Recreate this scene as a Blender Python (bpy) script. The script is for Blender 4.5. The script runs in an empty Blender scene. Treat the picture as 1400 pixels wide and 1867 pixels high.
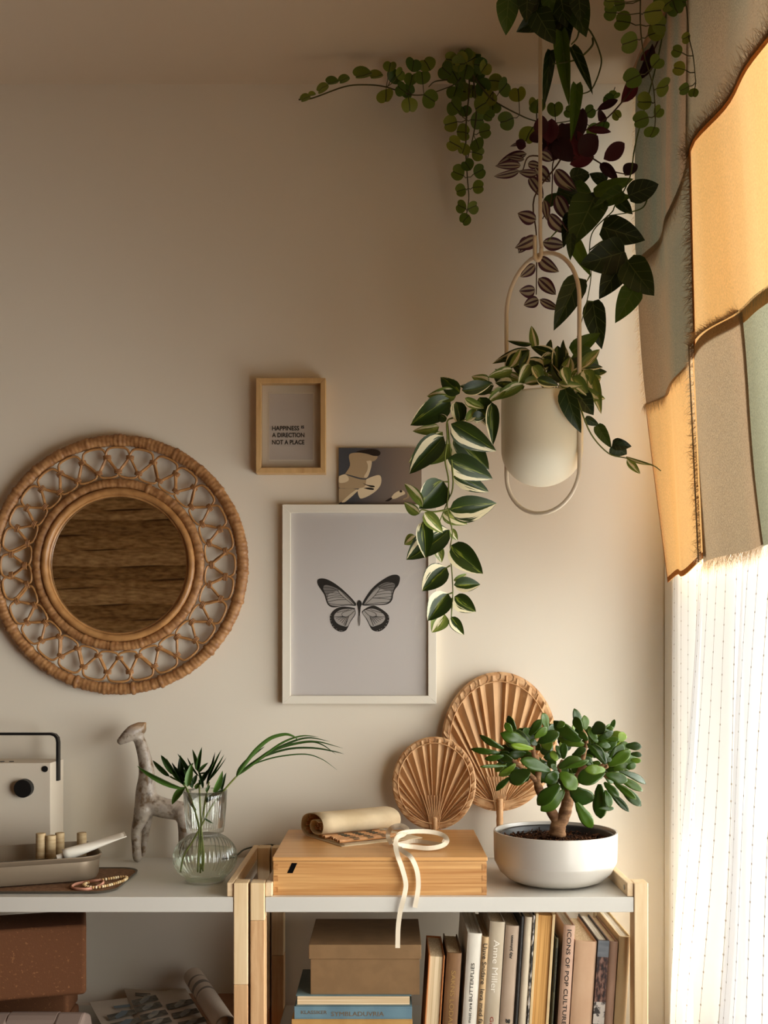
import bpy, bmesh, math, random
from mathutils import Vector, Matrix
random.seed(7)
scene = bpy.context.scene
COL = scene.collection

# ------------------------------------------------------------------ camera
# back wall = plane y 0, floor z 0; the lens is an upright shift lens 2.88 m from the wall
F = 1950.0; CAM = Vector((0.0, -2.88, 1.5)); VX, VY = 706.0, 1196.0
cam_d = bpy.data.cameras.new('camera')
cam = bpy.data.objects.new('camera', cam_d); COL.objects.link(cam)
cam.location = CAM; cam.rotation_euler = (math.radians(90), 0, 0)
cam_d.sensor_fit = 'HORIZONTAL'; cam_d.sensor_width = 36.0; cam_d.lens = F / 1400 * 36
cam_d.shift_x = (700 - VX) / 1400; cam_d.shift_y = (VY - 933.5) / 1400
cam_d.clip_start = 0.02
scene.camera = cam

# ------------------------------------------------------------------ world, window light, exposure
world = bpy.data.worlds.new('world'); scene.world = world; world.use_nodes = True
wn = world.node_tree.nodes
# daylight sky above the horizon, duller ground below it
wl = world.node_tree.links
w_tc = wn.new('ShaderNodeTexCoord'); w_sp = wn.new('ShaderNodeSeparateXYZ'); wl.new(w_tc.outputs['Generated'], w_sp.inputs[0])
w_mr = wn.new('ShaderNodeMapRange'); w_mr.inputs[1].default_value = -0.95; w_mr.inputs[2].default_value = 0.0
w_mr.inputs[3].default_value = 0.68; w_mr.inputs[4].default_value = 1.0; wl.new(w_sp.outputs[2], w_mr.inputs[0])
w_sc = wn.new('ShaderNodeMath'); w_sc.operation = 'MULTIPLY'; w_sc.inputs[1].default_value = 10.5; wl.new(w_mr.outputs[0], w_sc.inputs[0])
wn['Background'].inputs[0].default_value = (1.0, 0.985, 0.965, 1)
wl.new(w_sc.outputs[0], wn['Background'].inputs[1])
pl = bpy.data.lights.new('window_portal', 'AREA'); pl.shape = 'RECTANGLE'
WY0, WY1, WZ0, WZ1 = -2.40, -0.10, 0.50, 2.92      # window opening in the wall at x 0.755
WX = 0.755
pl.size = WZ1 - WZ0; pl.size_y = WY1 - WY0
plo = bpy.data.objects.new('window_portal', pl); COL.objects.link(plo)
plo.location = (WX + 0.20, (WY0 + WY1) / 2, (WZ0 + WZ1) / 2); plo.rotation_euler = (0, math.radians(90), 0)
pl.cycles.is_portal = True
vs = scene.view_settings
vs.view_transform = 'Standard'; vs.look = 'None'; vs.gamma = 1.0; vs.exposure = 0.52
vs.use_curve_mapping = False
cy = scene.cycles
cy.use_denoising = True
cy.max_bounces = 10; cy.diffuse_bounces = 6; cy.transmission_bounces = 8; cy.transparent_max_bounces = 16
cy.caustics_reflective = False; cy.caustics_refractive = False
cy.sample_clamp_indirect = 8.0

# ------------------------------------------------------------------ helpers
def S(r, g, b):
    f = lambda c: (c / 255 / 12.92) if c / 255 <= 0.04045 else ((c / 255 + 0.055) / 1.055) ** 2.4
    return (f(r), f(g), f(b), 1.0)

def P(px, py, d):
    return Vector(((px - VX) / F * d, d - 2.88, 1.5 - (py - VY) / F * d))

def on_z(px, py, z):
    d = (1.5 - z) * F / (py - VY)
    return P(px, py, d)

def cr(pts, n=6):
    """Catmull-Rom through points"""
    pts = [Vector(p) for p in pts]
    if len(pts) < 3:
        return [pts[0].lerp(pts[-1], i / n) for i in range(n + 1)]
    q = [pts[0] * 2 - pts[1]] + pts + [pts[-1] * 2 - pts[-2]]
    out = []
    for i in range(1, len(q) - 2):
        a, b, c, d = q[i - 1], q[i], q[i + 1], q[i + 2]
        for k in range(n):
            t = k / n
            out.append(0.5 * ((2 * b) + (c - a) * t + (2 * a - 5 * b + 4 * c - d) * t * t + (3 * b - a - 3 * c + d) * t ** 3))
    out.append(pts[-1].copy())
    return out

class MB:
    def __init__(s):
        s.v = []; s.f = []; s.m = []; s.uv = None
    def add(s, verts, faces, m=0):
        o = len(s.v); s.v += [tuple(x) for x in verts]
        s.f += [tuple(i + o for i in f) for f in faces]; s.m += [m] * len(faces); return s
    def box(s, x0, x1, y0, y1, z0, z1, m=0):
        v = [(x0,y0,z0),(x1,y0,z0),(x1,y1,z0),(x0,y1,z0),(x0,y0,z1),(x1,y0,z1),(x1,y1,z1),(x0,y1,z1)]
        return s.add(v, [(0,3,2,1),(4,5,6,7),(0,1,5,4),(1,2,6,5),(2,3,7,6),(3,0,4,7)], m)
    def obox(s, M, sx, sy, sz, m=0):
        v = [M @ Vector((a*sx/2, b*sy/2, c*sz/2)) for c in (-1,1) for a,b in ((-1,-1),(1,-1),(1,1),(-1,1))]
        return s.add(v, [(0,3,2,1),(4,5,6,7),(0,1,5,4),(1,2,6,5),(2,3,7,6),(3,0,4,7)], m)
    def tube(s, pts, r, n=8, caps=True, m=0, closed=False, flat=1.0, up=None):
        pts = [Vector(p) for p in pts]; N = len(pts)
        rr = r if isinstance(r, (list, tuple)) else [r] * N
        T = []
        for i in range(N):
            if closed: t = pts[(i+1) % N] - pts[(i-1) % N]
            else: t = pts[min(i+1, N-1)] - pts[max(i-1, 0)]
            T.append(t.normalized() if t.length > 1e-9 else Vector((0,0,1)))
        ref = Vector(up) if up is not None else (Vector((0,0,1)) if abs(T[0].z) < .9 else Vector((1,0,0)))
        nrm = (ref - T[0] * ref.dot(T[0])).normalized()
        V = []
        for i in range(N):
            nrm = nrm - T[i] * nrm.dot(T[i])
            if nrm.length < 1e-6: nrm = T[i].orthogonal()
            nrm.normalize(); b = T[i].cross(nrm)
            for k in range(n):
                a = 2 * math.pi * k / n
                V.append(pts[i] + (nrm * math.cos(a) * flat + b * math.sin(a)) * rr[i])
        Fc = []
        L = N if closed else N - 1
        for i in range(L):
            j = (i + 1) % N
            for k in range(n):
                k2 = (k + 1) % n
                Fc.append((i*n+k, i*n+k2, j*n+k2, j*n+k))
        if caps and not closed:
            Fc.append(tuple(range(n-1, -1, -1))); Fc.append(tuple((N-1)*n + k for k in range(n)))
        return s.add(V, Fc, m)
    def lathe(s, prof, n=32, c=(0,0,0), m=0, rib=None):
        V = []; Fc = []; c = Vector(c); N = len(prof)
        for i, (r, z) in enumerate(prof):
            for k in range(n):
                a = 2 * math.pi * k / n
                rk = r * (rib(i, a) if rib else 1)
                V.append(c + Vector((rk*math.cos(a), rk*math.sin(a), z)))
        for i in range(N - 1):
            for k in range(n):
                k2 = (k+1) % n
                Fc.append((i*n+k, i*n+k2, (i+1)*n+k2, (i+1)*n+k))
        return s.add(V, Fc, m)
    def disc(s, c, r, n=24, ax=(0,0,1), m=0, ry=None):
        ax = Vector(ax).normalized(); u = ax.orthogonal().normalized(); w = ax.cross(u)
        return s.add([Vector(c) + u*math.cos(2*math.pi*k/n)*r + w*math.sin(2*math.pi*k/n)*(ry or r) for k in range(n)], [tuple(range(n))], m)
    def cyl(s, a, b, r, n=16, m=0, r2=None):
        return s.tube([a, b], [r, r if r2 is None else r2], n, True, m)
    def sphere(s, c, r, nu=10, nv=8, m=0, sc=(1,1,1)):
        V = []; Fc = []
        for i in range(nv + 1):
            th = math.pi * i / nv
            for k in range(nu):
                a = 2*math.pi*k/nu
                V.append((c[0]+r*sc[0]*math.sin(th)*math.cos(a), c[1]+r*sc[1]*math.sin(th)*math.sin(a), c[2]+r*sc[2]*math.cos(th)))
        for i in range(nv):
            for k in range(nu):
                k2 = (k+1) % nu
                Fc.append((i*nu+k, (i+1)*nu+k, (i+1)*nu+k2, i*nu+k2))
        return s.add(V, Fc, m)
    def grid(s, rows, m=0, closed_u=False):
        """rows of points -> quads"""
        n = len(rows[0]); V = [p for r in rows for p in r]; Fc = []
        for i in range(len(rows) - 1):
            for k in range(n if closed_u else n - 1):
                k2 = (k+1) % n
                Fc.append((i*n+k, i*n+k2, (i+1)*n+k2, (i+1)*n+k))
        return s.add(V, Fc, m)
    def prism(s, poly, fn, t0, t1, m=0):
        """polygon (2-D) extruded between fn(p,t0) and fn(p,t1)"""
        n = len(poly)
        V = [fn(p, t0) for p in poly] + [fn(p, t1) for p in poly]
        Fc = [tuple(range(n)), tuple(range(2*n-1, n-1, -1))] + [(k, k+n, (k+1) % n + n, (k+1) % n) for k in range(n)]
        return s.add(V, Fc, m)
    def mesh(s, name, smooth=False, uv=None):
        me = bpy.data.meshes.new(name)
        me.from_pydata(s.v, [], s.f); me.polygons.foreach_set('material_index', s.m)
        if uv is not None:
            lay = me.uv_layers.new(name='UVMap')
            li = [0]*len(me.loops); me.loops.foreach_get('vertex_index', li)
            flat = []
            for i in li: flat += [uv[i][0], uv[i][1]]
            lay.data.foreach_set('uv', flat)
        me.update()
        bm = bmesh.new(); bm.from_mesh(me); bmesh.ops.recalc_face_normals(bm, faces=bm.faces); bm.to_mesh(me); bm.free()
        if smooth: me.shade_smooth()
        if smooth == 'angle': me.set_sharp_from_angle(angle=math.radians(38))
        return me

WM = {}
def thing(name, label, cat, loc, group=None, rot=None, kind=None):
    o = bpy.data.objects.new(name, None); COL.objects.link(o)
    o.empty_display_size = 0.05
    o.location = loc
    M = Matrix.Translation(Vector(loc))
    if rot is not None:
        o.rotation_euler = rot
        from mathutils import Euler
        M = M @ Euler(rot).to_matrix().to_4x4()
    WM[o.name] = M
    tag(o, label, cat, group, kind)
    return o

def tag(o, label=None, cat=None, group=None, kind=None):
    if label: o['label'] = label
    if cat: o['category'] = cat
    if group: o['group'] = group
    if kind: o['kind'] = kind
    return o

def part(name, mb, mats, parent=None, smooth=False, world=True, bevel=0, label=None, basis=None, kind=None, bseg=2, uv=None):
    me = mb.mesh(name, smooth, uv) if isinstance(mb, MB) else mb
    if not isinstance(mats, (list, tuple)): mats = [mats]
    if not me.materials:
        for m in mats: me.materials.append(m)
    o = bpy.data.objects.new(name, me); COL.objects.link(o)
    if parent is not None:
        o.parent = parent
        if world: o.matrix_parent_inverse = WM[parent.name].inverted()
    B = basis if basis is not None else Matrix.Identity(4)
    if basis is not None: o.matrix_basis = basis
    WM[o.name] = B if (world or parent is None) else WM[parent.name] @ B
    if bevel:
        b = o.modifiers.new('bevel', 'BEVEL'); b.width = bevel; b.segments = bseg; b.limit_method = 'ANGLE'; b.angle_limit = math.radians(35)
    if label: o['label'] = label
    if kind: o['kind'] = kind
    return o

def solo(name, mb, mats, label, cat, group=None, kind=None, **k):
    o = part(name, mb, mats, None, **k); return tag(o, label, cat, group, kind)

# ------------------------------------------------------------------ materials
def newmat(name):
    m = bpy.data.materials.new(name); m.use_nodes = True
    nt = m.node_tree; nt.nodes.clear()
    out = nt.nodes.new('ShaderNodeOutputMaterial')
    return m, nt, out
def N(nt, t, **k):
    n = nt.nodes.new(t)
    for a, b in k.items(): setattr(n, a, b)
    return n
def L(nt, a, b): nt.links.new(a, b)

def mapping(nt, scale, coord='Object', loc=(0,0,0)):
    tc = N(nt, 'ShaderNodeTexCoord'); mp = N(nt, 'ShaderNodeMapping')
    mp.inputs['Scale'].default_value = scale if isinstance(scale, tuple) else (scale,)*3
    mp.inputs['Location'].default_value = loc
    L(nt, tc.outputs[coord], mp.inputs[0]); return mp.outputs[0]

def pr(name, col, rough=.55, metal=0, spec=.4, var=None, bump=None, coat=0, sheen=0, trans=0, coord='Object'):
    """principled; var=(scale,col2,lo,hi,detail) noise colour mix; bump=(scale,strength,dist)"""
    m, nt, out = newmat(name)
    b = N(nt, 'ShaderNodeBsdfPrincipled')
    b.inputs['Base Color'].default_value = col; b.inputs['Roughness'].default_value = rough
    b.inputs['Metallic'].default_value = metal; b.inputs['Specular IOR Level'].default_value = spec
    b.inputs['Coat Weight'].default_value = coat; b.inputs['Coat Roughness'].default_value = .15
    b.inputs['Sheen Weight'].default_value = sheen
    csock = None
    if var:
        nz = N(nt, 'ShaderNodeTexNoise'); nz.inputs['Scale'].default_value = 1; nz.inputs['Detail'].default_value = var[4] if len(var) > 4 else 4
        L(nt, mapping(nt, var[0], coord), nz.inputs['Vector'])
        r = N(nt, 'ShaderNodeMapRange'); r.inputs[1].default_value = var[2]; r.inputs[2].default_value = var[3]
        L(nt, nz.outputs[0], r.inputs[0])
        mx = N(nt, 'ShaderNodeMix', data_type='RGBA'); mx.inputs[6].default_value = col; mx.inputs[7].default_value = var[1]
        L(nt, r.outputs[0], mx.inputs[0]); L(nt, mx.outputs[2], b.inputs['Base Color']); csock = mx.outputs[2]
    if bump:
        nz = N(nt, 'ShaderNodeTexNoise'); nz.inputs['Scale'].default_value = 1; nz.inputs['Detail'].default_value = 5
        L(nt, mapping(nt, bump[0], coord), nz.inputs['Vector'])
        bp = N(nt, 'ShaderNodeBump'); bp.inputs['Strength'].default_value = bump[1]; bp.inputs['Distance'].default_value = bump[2] if len(bump) > 2 else .002
        L(nt, nz.outputs[0], bp.inputs['Height']); L(nt, bp.outputs[0], b.inputs['Normal'])
    if trans:
        t = N(nt, 'ShaderNodeBsdfTranslucent'); t.inputs[0].default_value = col
        if csock: L(nt, csock, t.inputs[0])
        ms = N(nt, 'ShaderNodeMixShader'); ms.inputs[0].default_value = trans
        L(nt, b.outputs[0], ms.inputs[1]); L(nt, t.outputs[0], ms.inputs[2]); L(nt, ms.outputs[0], out.inputs[0])
    else:
        L(nt, b.outputs[0], out.inputs[0])
    return m

def wood(name, c1, c2, scale=(3, 60, 60), rough=.45, ring=.5):
    m, nt, out = newmat(name)
    b = N(nt, 'ShaderNodeBsdfPrincipled'); b.inputs['Roughness'].default_value = rough; b.inputs['Specular IOR Level'].default_value = .35
    v = mapping(nt, scale)
    nz = N(nt, 'ShaderNodeTexNoise'); nz.inputs['Scale'].default_value = 1; nz.inputs['Detail'].default_value = 6; nz.inputs['Roughness'].default_value = .6
    nz.inputs['Distortion'].default_value = ring
    L(nt, v, nz.inputs['Vector'])
    cr_ = N(nt, 'ShaderNodeValToRGB'); cr_.color_ramp.elements[0].position = .32; cr_.color_ramp.elements[1].position = .68
    cr_.color_ramp.elements[0].color = c2; cr_.color_ramp.elements[1].color = c1
    L(nt, nz.outputs[0], cr_.inputs[0]); L(nt, cr_.outputs[0], b.inputs['Base Color'])
    bp = N(nt, 'ShaderNodeBump'); bp.inputs['Strength'].default_value = .15; bp.inputs['Distance'].default_value = .001
    L(nt, nz.outputs[0], bp.inputs['Height']); L(nt, bp.outputs[0], b.inputs['Normal'])
    L(nt, b.outputs[0], out.inputs[0]); return m

def glassy(name, tint=(1,1,1,1), rough=.0, base=.04, edge=.5):
    """thin clear pane: transparent + mirror by viewing angle"""
    m, nt, out = newmat(name)
    t = N(nt, 'ShaderNodeBsdfTransparent'); t.inputs[0].default_value = tint
    g = N(nt, 'ShaderNodeBsdfGlossy'); g.inputs['Roughness'].default_value = rough
    lw = N(nt, 'ShaderNodeLayerWeight'); lw.inputs[0].default_value = .25
    r = N(nt, 'ShaderNodeMapRange'); r.inputs[3].default_value = base; r.inputs[4].default_value = edge
    L(nt, lw.outputs['Fresnel'], r.inputs[0])
    mx = N(nt, 'ShaderNodeMixShader'); L(nt, r.outputs[0], mx.inputs[0]); L(nt, t.outputs[0], mx.inputs[1]); L(nt, g.outputs[0], mx.inputs[2])
    L(nt, mx.outputs[0], out.inputs[0]); return m

def cloth(name, c1, c2, trans, band=(1.0, 7.0, .5), weave=(900, 900, 300), transp=0.0, soft=1.0):
    """woven cloth: c1/c2 in soft bands, fine fibre noise, part of the light passes through"""
    m, nt, out = newmat(name)
    nz = N(nt, 'ShaderNodeTexNoise'); nz.inputs['Scale'].default_value = 1; nz.inputs['Detail'].default_value = 2
    L(nt, mapping(nt, band), nz.inputs['Vector'])
    r = N(nt, 'ShaderNodeMapRange'); r.inputs[1].default_value = .38; r.inputs[2].default_value = .62; L(nt, nz.outputs[0], r.inputs[0])
    mx = N(nt, 'ShaderNodeMix', data_type='RGBA'); mx.inputs[6].default_value = c1; mx.inputs[7].default_value = c2; L(nt, r.outputs[0], mx.inputs[0])
    fb = N(nt, 'ShaderNodeTexNoise'); fb.inputs['Scale'].default_value = 1; fb.inputs['Detail'].default_value = 3
    L(nt, mapping(nt, weave), fb.inputs['Vector'])
    r2 = N(nt, 'ShaderNodeMapRange'); r2.inputs[1].default_value = .3; r2.inputs[2].default_value = .7; r2.inputs[3].default_value = 1 - .38 * soft; r2.inputs[4].default_value = 1 + .25 * soft
    L(nt, fb.outputs[0], r2.inputs[0])
    mu = N(nt, 'ShaderNodeVectorMath', operation='SCALE'); L(nt, mx.outputs[2], mu.inputs[0]); L(nt, r2.outputs[0], mu.inputs['Scale'])
    d = N(nt, 'ShaderNodeBsdfDiffuse'); t = N(nt, 'ShaderNodeBsdfTranslucent')
    L(nt, mu.outputs[0], d.inputs[0]); L(nt, mu.outputs[0], t.inputs[0])
    bp = N(nt, 'ShaderNodeBump'); bp.inputs['Strength'].default_value = .5 * soft; bp.inputs['Distance'].default_value = .001
    L(nt, fb.outputs[0], bp.inputs['Height']); L(nt, bp.outputs[0], d.inputs['Normal'])
    ms = N(nt, 'ShaderNodeMixShader'); ms.inputs[0].default_value = trans; L(nt, d.outputs[0], ms.inputs[1]); L(nt, t.outputs[0], ms.inputs[2])
    if transp:
        tp = N(nt, 'ShaderNodeBsdfTransparent'); m2 = N(nt, 'ShaderNodeMixShader'); m2.inputs[0].default_value = transp
        L(nt, ms.outputs[0], m2.inputs[1]); L(nt, tp.outputs[0], m2.inputs[2]); L(nt, m2.outputs[0], out.inputs[0])
    else: L(nt, ms.outputs[0], out.inputs[0])
    return m

def mathn(nt, op, a, b=None):
    n = N(nt, 'ShaderNodeMath', operation=op)
    for i, x in enumerate((a, b)):
        if x is None: continue
        if isinstance(x, (int, float)): n.inputs[i].default_value = x
        else: L(nt, x, n.inputs[i])
    return n.outputs[0]

def ramp(nt, fac, stops, interp='LINEAR'):
    r = N(nt, 'ShaderNodeValToRGB'); e = r.color_ramp.elements; r.color_ramp.interpolation = interp
    while len(e) < len(stops): e.new(.5)
    for i, (p, c) in enumerate(stops): e[i].position = p; e[i].color = c
    L(nt, fac, r.inputs[0]); return r.outputs[0]

def leafmat(name, kind, rough=.45, trans=.25):
    """leaf colours are drawn along the leaf's own u (across) and v (base to tip)"""
    m, nt, out = newmat(name)
    uv = N(nt, 'ShaderNodeUVMap'); sp = N(nt, 'ShaderNodeSeparateXYZ'); L(nt, uv.outputs[0], sp.inputs[0])
    u, v = sp.outputs[0], sp.outputs[1]
    oi = N(nt, 'ShaderNodeObjectInfo'); rnd = oi.outputs['Random']
    a = mathn(nt, 'ABSOLUTE', mathn(nt, 'MULTIPLY', mathn(nt, 'SUBTRACT', u, .5), 2))   # 0 midrib .. 1 edge
    if kind == 'round':
        base = ramp(nt, rnd, [(0, S(74, 104, 36)), (.5, S(104, 126, 44)), (1, S(140, 148, 54))])
        mid = mathn(nt, 'LESS_THAN', a, .06)
        mx = N(nt, 'ShaderNodeMix', data_type='RGBA'); L(nt, mid, mx.inputs[0]); L(nt, base, mx.inputs[6]); mx.inputs[7].default_value = S(52, 62, 24); col = mx.outputs[2]
    elif kind in ('heart', 'heart_light'):
        base = ramp(nt, rnd, [(0, S(26, 42, 14)), (.8, S(42, 62, 20)), (1, S(66, 92, 28))]) if kind == 'heart' else ramp(nt, rnd, [(0, S(62, 88, 24)), (1, S(98, 124, 40))])
        w = mathn(nt, 'SINE', mathn(nt, 'MULTIPLY', mathn(nt, 'SUBTRACT', v, mathn(nt, 'MULTIPLY', mathn(nt, 'POWER', a, .8), .26)), 27))
        vein = mathn(nt, 'MAXIMUM', mathn(nt, 'GREATER_THAN', w, .975), mathn(nt, 'LESS_THAN', a, .035))
        vein = mathn(nt, 'MULTIPLY', vein, .38 if kind == 'heart' else .25)
        mx = N(nt, 'ShaderNodeMix', data_type='RGBA'); L(nt, vein, mx.inputs[0]); L(nt, base, mx.inputs[6]); mx.inputs[7].default_value = S(120, 130, 80); col = mx.outputs[2]
    elif kind == 'striped':
        col = ramp(nt, a, [(0, S(78, 46, 62)), (.14, S(66, 36, 52)), (.22, S(176, 168, 150)), (.55, S(168, 158, 140)), (.68, S(72, 36, 56)), (1, S(84, 44, 66))])
    elif kind == 'purple':
        col = ramp(nt, rnd, [(0, S(48, 18, 30)), (.7, S(72, 26, 42)), (1, S(112, 40, 54))])
    elif kind in ('varie', 'varie_pale'):
        nz = N(nt, 'ShaderNodeTexNoise'); nz.inputs['Scale'].default_value = 1
        cb = N(nt, 'ShaderNodeCombineXYZ'); L(nt, mathn(nt, 'MULTIPLY', u, 9), cb.inputs[0]); L(nt, mathn(nt, 'MULTIPLY', v, 1.3), cb.inputs[1]); L(nt, mathn(nt, 'MULTIPLY', rnd, 40), cb.inputs[2])
        L(nt, cb.outputs[0], nz.inputs['Vector'])
        sw = N(nt, 'ShaderNodeTexNoise'); sw.inputs['Scale'].default_value = 1
        thr = .60 if kind == 'varie' else .47
        # a cream field on one side of the midrib, its side and width different from leaf to leaf
        side = mathn(nt, 'ADD', u, mathn(nt, 'MULTIPLY', mathn(nt, 'SUBTRACT', nz.outputs[0], .5), .55))
        f = mathn(nt, 'SUBTRACT', side, mathn(nt, 'MULTIPLY', rnd, .34) if kind == 'varie' else mathn(nt, 'MULTIPLY', rnd, .25))
        g1, g2, g3, cr1 = (S(32, 50, 10), S(48, 68, 16), S(136, 146, 50), S(238, 228, 190)) if kind == 'varie' else (S(96, 116, 48), S(136, 150, 68), S(186, 190, 104), S(242, 232, 196))
        col = ramp(nt, f, [(0, g1), (.30, g2), (.345, g3), (.37, g1), (thr, g2), (thr + .02, cr1), (thr + .22, cr1), (thr + .245, g1), (.97, g2)])
    elif kind == 'jade':
        base = ramp(nt, rnd, [(0, S(34, 54, 14)), (.6, S(54, 80, 20)), (.9, S(74, 100, 26)), (1, S(122, 148, 46))])
        edge = mathn(nt, 'MULTIPLY', mathn(nt, 'GREATER_THAN', a, .93), .5)
        mx = N(nt, 'ShaderNodeMix', data_type='RGBA'); L(nt, edge, mx.inputs[0]); L(nt, base, mx.inputs[6]); mx.inputs[7].default_value = S(104, 122, 50); col = mx.outputs[2]
    else:  # palm
        col = ramp(nt, rnd, [(0, S(34, 54, 22)), (.7, S(52, 82, 30)), (1, S(84, 120, 44))])
    b = N(nt, 'ShaderNodeBsdfPrincipled'); b.inputs['Roughness'].default_value = rough; b.inputs['Specular IOR Level'].default_value = .45
    t = N(nt, 'ShaderNodeBsdfTranslucent'); ms = N(nt, 'ShaderNodeMixShader'); ms.inputs[0].default_value = trans
    L(nt, col, b.inputs['Base Color']); L(nt, col, t.inputs[0])
    L(nt, b.outputs[0], ms.inputs[1]); L(nt, t.outputs[0], ms.inputs[2]); L(nt, ms.outputs[0], out.inputs[0])
    return m

M = {}
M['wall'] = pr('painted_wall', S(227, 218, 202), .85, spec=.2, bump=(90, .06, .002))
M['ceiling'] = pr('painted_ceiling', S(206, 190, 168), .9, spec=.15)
M['wall_dark'] = pr('painted_wall_brown', S(112, 76, 46), .85, spec=.2)
M['floor'] = wood('oak_floor', S(136, 84, 48), S(108, 64, 36), (2, 30, 30), .5)
M['white'] = pr('white_lacquer', S(200, 196, 187), .4, spec=.4)
M['trim'] = pr('white_trim', S(232, 229, 222), .45)
M['pine'] = wood('pale_pine', S(228, 204, 166), S(208, 176, 130), (40, 40, 2.5), .5)
M['pine2'] = wood('pine_joint', S(214, 176, 132), S(188, 144, 100), (60, 60, 6), .5)
M['pinex'] = wood('pale_pine_rail', S(230, 206, 170), S(210, 178, 136), (50, 2.5, 50), .5)
M['bamboo'] = wood('bamboo', S(214, 168, 110), S(166, 112, 62), (2.2, 90, 110), .38, .2)
M['bamboo_lid'] = wood('bamboo_lid', S(214, 164, 106), S(190, 138, 82), (2.0, 70, 110), .36, .2)
M['bamboo_end'] = wood('bamboo_end_grain', S(188, 138, 86), S(146, 98, 54), (120, 20, 120), .45)
M['black'] = pr('matt_black', S(22, 21, 20), .45)
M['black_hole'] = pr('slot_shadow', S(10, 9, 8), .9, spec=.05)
M['steel'] = pr('screw_steel', S(180, 176, 168), .3, metal=1)
M['rattan'] = pr('rattan_wrap', S(176, 130, 84), .5, var=((60, 60, 60), S(134, 90, 52), .35, .65, 5), bump=((300, 300, 300), .3, .001))
M['cane'] = pr('bent_cane', S(184, 136, 84), .38, var=((30, 30, 30), S(146, 100, 56), .35, .7), spec=.5)
M['mirror'] = pr('mirror_glass', (.86, .84, .80, 1), .015, metal=1)
M['photo_glass'] = glassy('picture_glass', (.99, .99, .985, 1), .03, .012, .4)
M['window_glass'] = glassy('window_glass', (.97, .98, .97, 1), .0, .03, .5)
# ------------------------------------------------------------------ room shell
def struct(name, mb, m, **k):
    o = part(name, mb, m, None, **k); o['kind'] = 'structure'; return o
ZC = 3.04; XL, YF = -3.6, -4.9
struct('wall_back', MB().box(XL, WX, 0, .12, 0, ZC), M['wall'])
struct('floor', MB().box(XL, WX, YF, 0, -.1, 0), M['floor'])
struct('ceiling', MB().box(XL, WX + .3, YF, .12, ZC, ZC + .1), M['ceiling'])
struct('wall_left', MB().box(XL - .12, XL, YF, .12, 0, ZC), M['wall_dark'])
struct('wall_front', MB().box(XL, WX, YF - .12, YF, 0, ZC), M['wall_dark'])
w = MB()
w.box(WX, WX + .24, YF, WY0, 0, ZC); w.box(WX, WX + .24, WY1, .12, 0, ZC)
w.box(WX, WX + .24, WY0, WY1, 0, WZ0); w.box(WX, WX + .24, WY0, WY1, WZ1, ZC)
struct('wall_right', w, M['wall'])
win = struct('window_1', MB().box(WX + .13, WX + .18, WY0, WY0 + .06, WZ0, WZ1).box(WX + .13, WX + .18, WY1 - .06, WY1, WZ0, WZ1)
     .box(WX + .13, WX + .18, WY0 + .06, WY1 - .06, WZ0, WZ0 + .06).box(WX + .13, WX + .18, WY0 + .06, WY1 - .06, WZ1 - .06, WZ1)
     .box(WX + .13, WX + .18, -1.43, -1.37, WZ0 + .06, WZ1 - .06), M['trim'])
for a, b in ((WY0 + .06, -1.43), (-1.37, WY1 - .06)):
    part('pane', MB().box(WX + .150, WX + .156, a, b, WZ0 + .06, WZ1 - .06), M['window_glass'], win)
part('window_sill', MB().box(WX - .015, WX + .13, WY0 - .03, WY1 + .03, WZ0 - .03, WZ0), M['trim'], win)
struct('trim_1', MB().box(WX - .012, WX - .001, -.085, -.012, .0, ZC - .002), M['trim'], bevel=.003)
struct('baseboard_back', MB().box(XL, WX - .015, -.014, 0, 0, .08), M['trim'])

# ------------------------------------------------------------------ shelving units (posts, rails, boards)
ZT = 0.963; DF = 2.38; YFR = DF - 2.88          # top of the boards, front plane
def xp(px, d=DF): return (px - VX) / F * d
def post(parent, x0, x1, y0, y1, z1, zsplit):
    mb = MB().box(x0, x1, y0, y1, 0, zsplit, 1)
    mb.box(x0, x1, y0, y1, zsplit, z1, 0)
    return part('post', mb, [M['pine'], M['pine2']], parent, bevel=.0022)
def unit(label, xs, rails, board, splits, loc):
    t = thing('shelving_unit', label, 'shelf', loc, 'pine shelving units along the wall')
    ztop = 1.5 - (1610 - VY) / F * DF
    for (a, b), zs in zip(xs, splits):
        post(t, a, b, YFR, YFR + .044, ztop, zs)
        post(t, a, b, -.062, -.018, ztop, zs - .2)
    for (a, b), (pa, pb) in zip(rails, xs):
        for zr in (ZT + .0005, .30):
            sr = part('side_rail', MB().box(a, b, YFR + .004, -.02, zr, zr + .031), M['pinex'], t, bevel=.002)
        xin = b if a < (xs[0][0] + xs[-1][1]) / 2 else a
        part('screw', MB().cyl((xin - .001, YFR + .028, ZT + .0165), (xin + .001, YFR + .028, ZT + .0165), .006, 14), M['steel'], t)
    for zt in (ZT, .57):
        part('shelf_board', MB().box(board[0], board[1], YFR + .002, -.03, zt - .034, zt), M['white'], t, bevel=.0018)
    return t
RX = [xp(456), xp(482.5), xp(1156), xp(1182)]
unit('pale pine shelving unit carrying the bamboo box and row of books', [(RX[0], RX[1]), (RX[2], RX[3])],
     [(RX[1] + .0005, xp(496)), (xp(1143.5), RX[2] - .0005)], (RX[1] + .0005, RX[2] - .0005), [1.5 - (1679 - VY) / F * DF, .66], (.35, -.25, 0))
LX = [-1.48, -1.447, xp(425.5), xp(452)]
unit('pale pine shelving unit under the radio, giraffe and glass vase', [(LX[0], LX[1]), (LX[2], LX[3])],
     [(LX[1] + .0005, LX[1] + .014), (xp(413), LX[2] - .0005)], (LX[1] + .0005, LX[2] - .0005), [.5, 1.5 - (1796 - VY) / F * DF], (-.9, -.25, 0))
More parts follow.
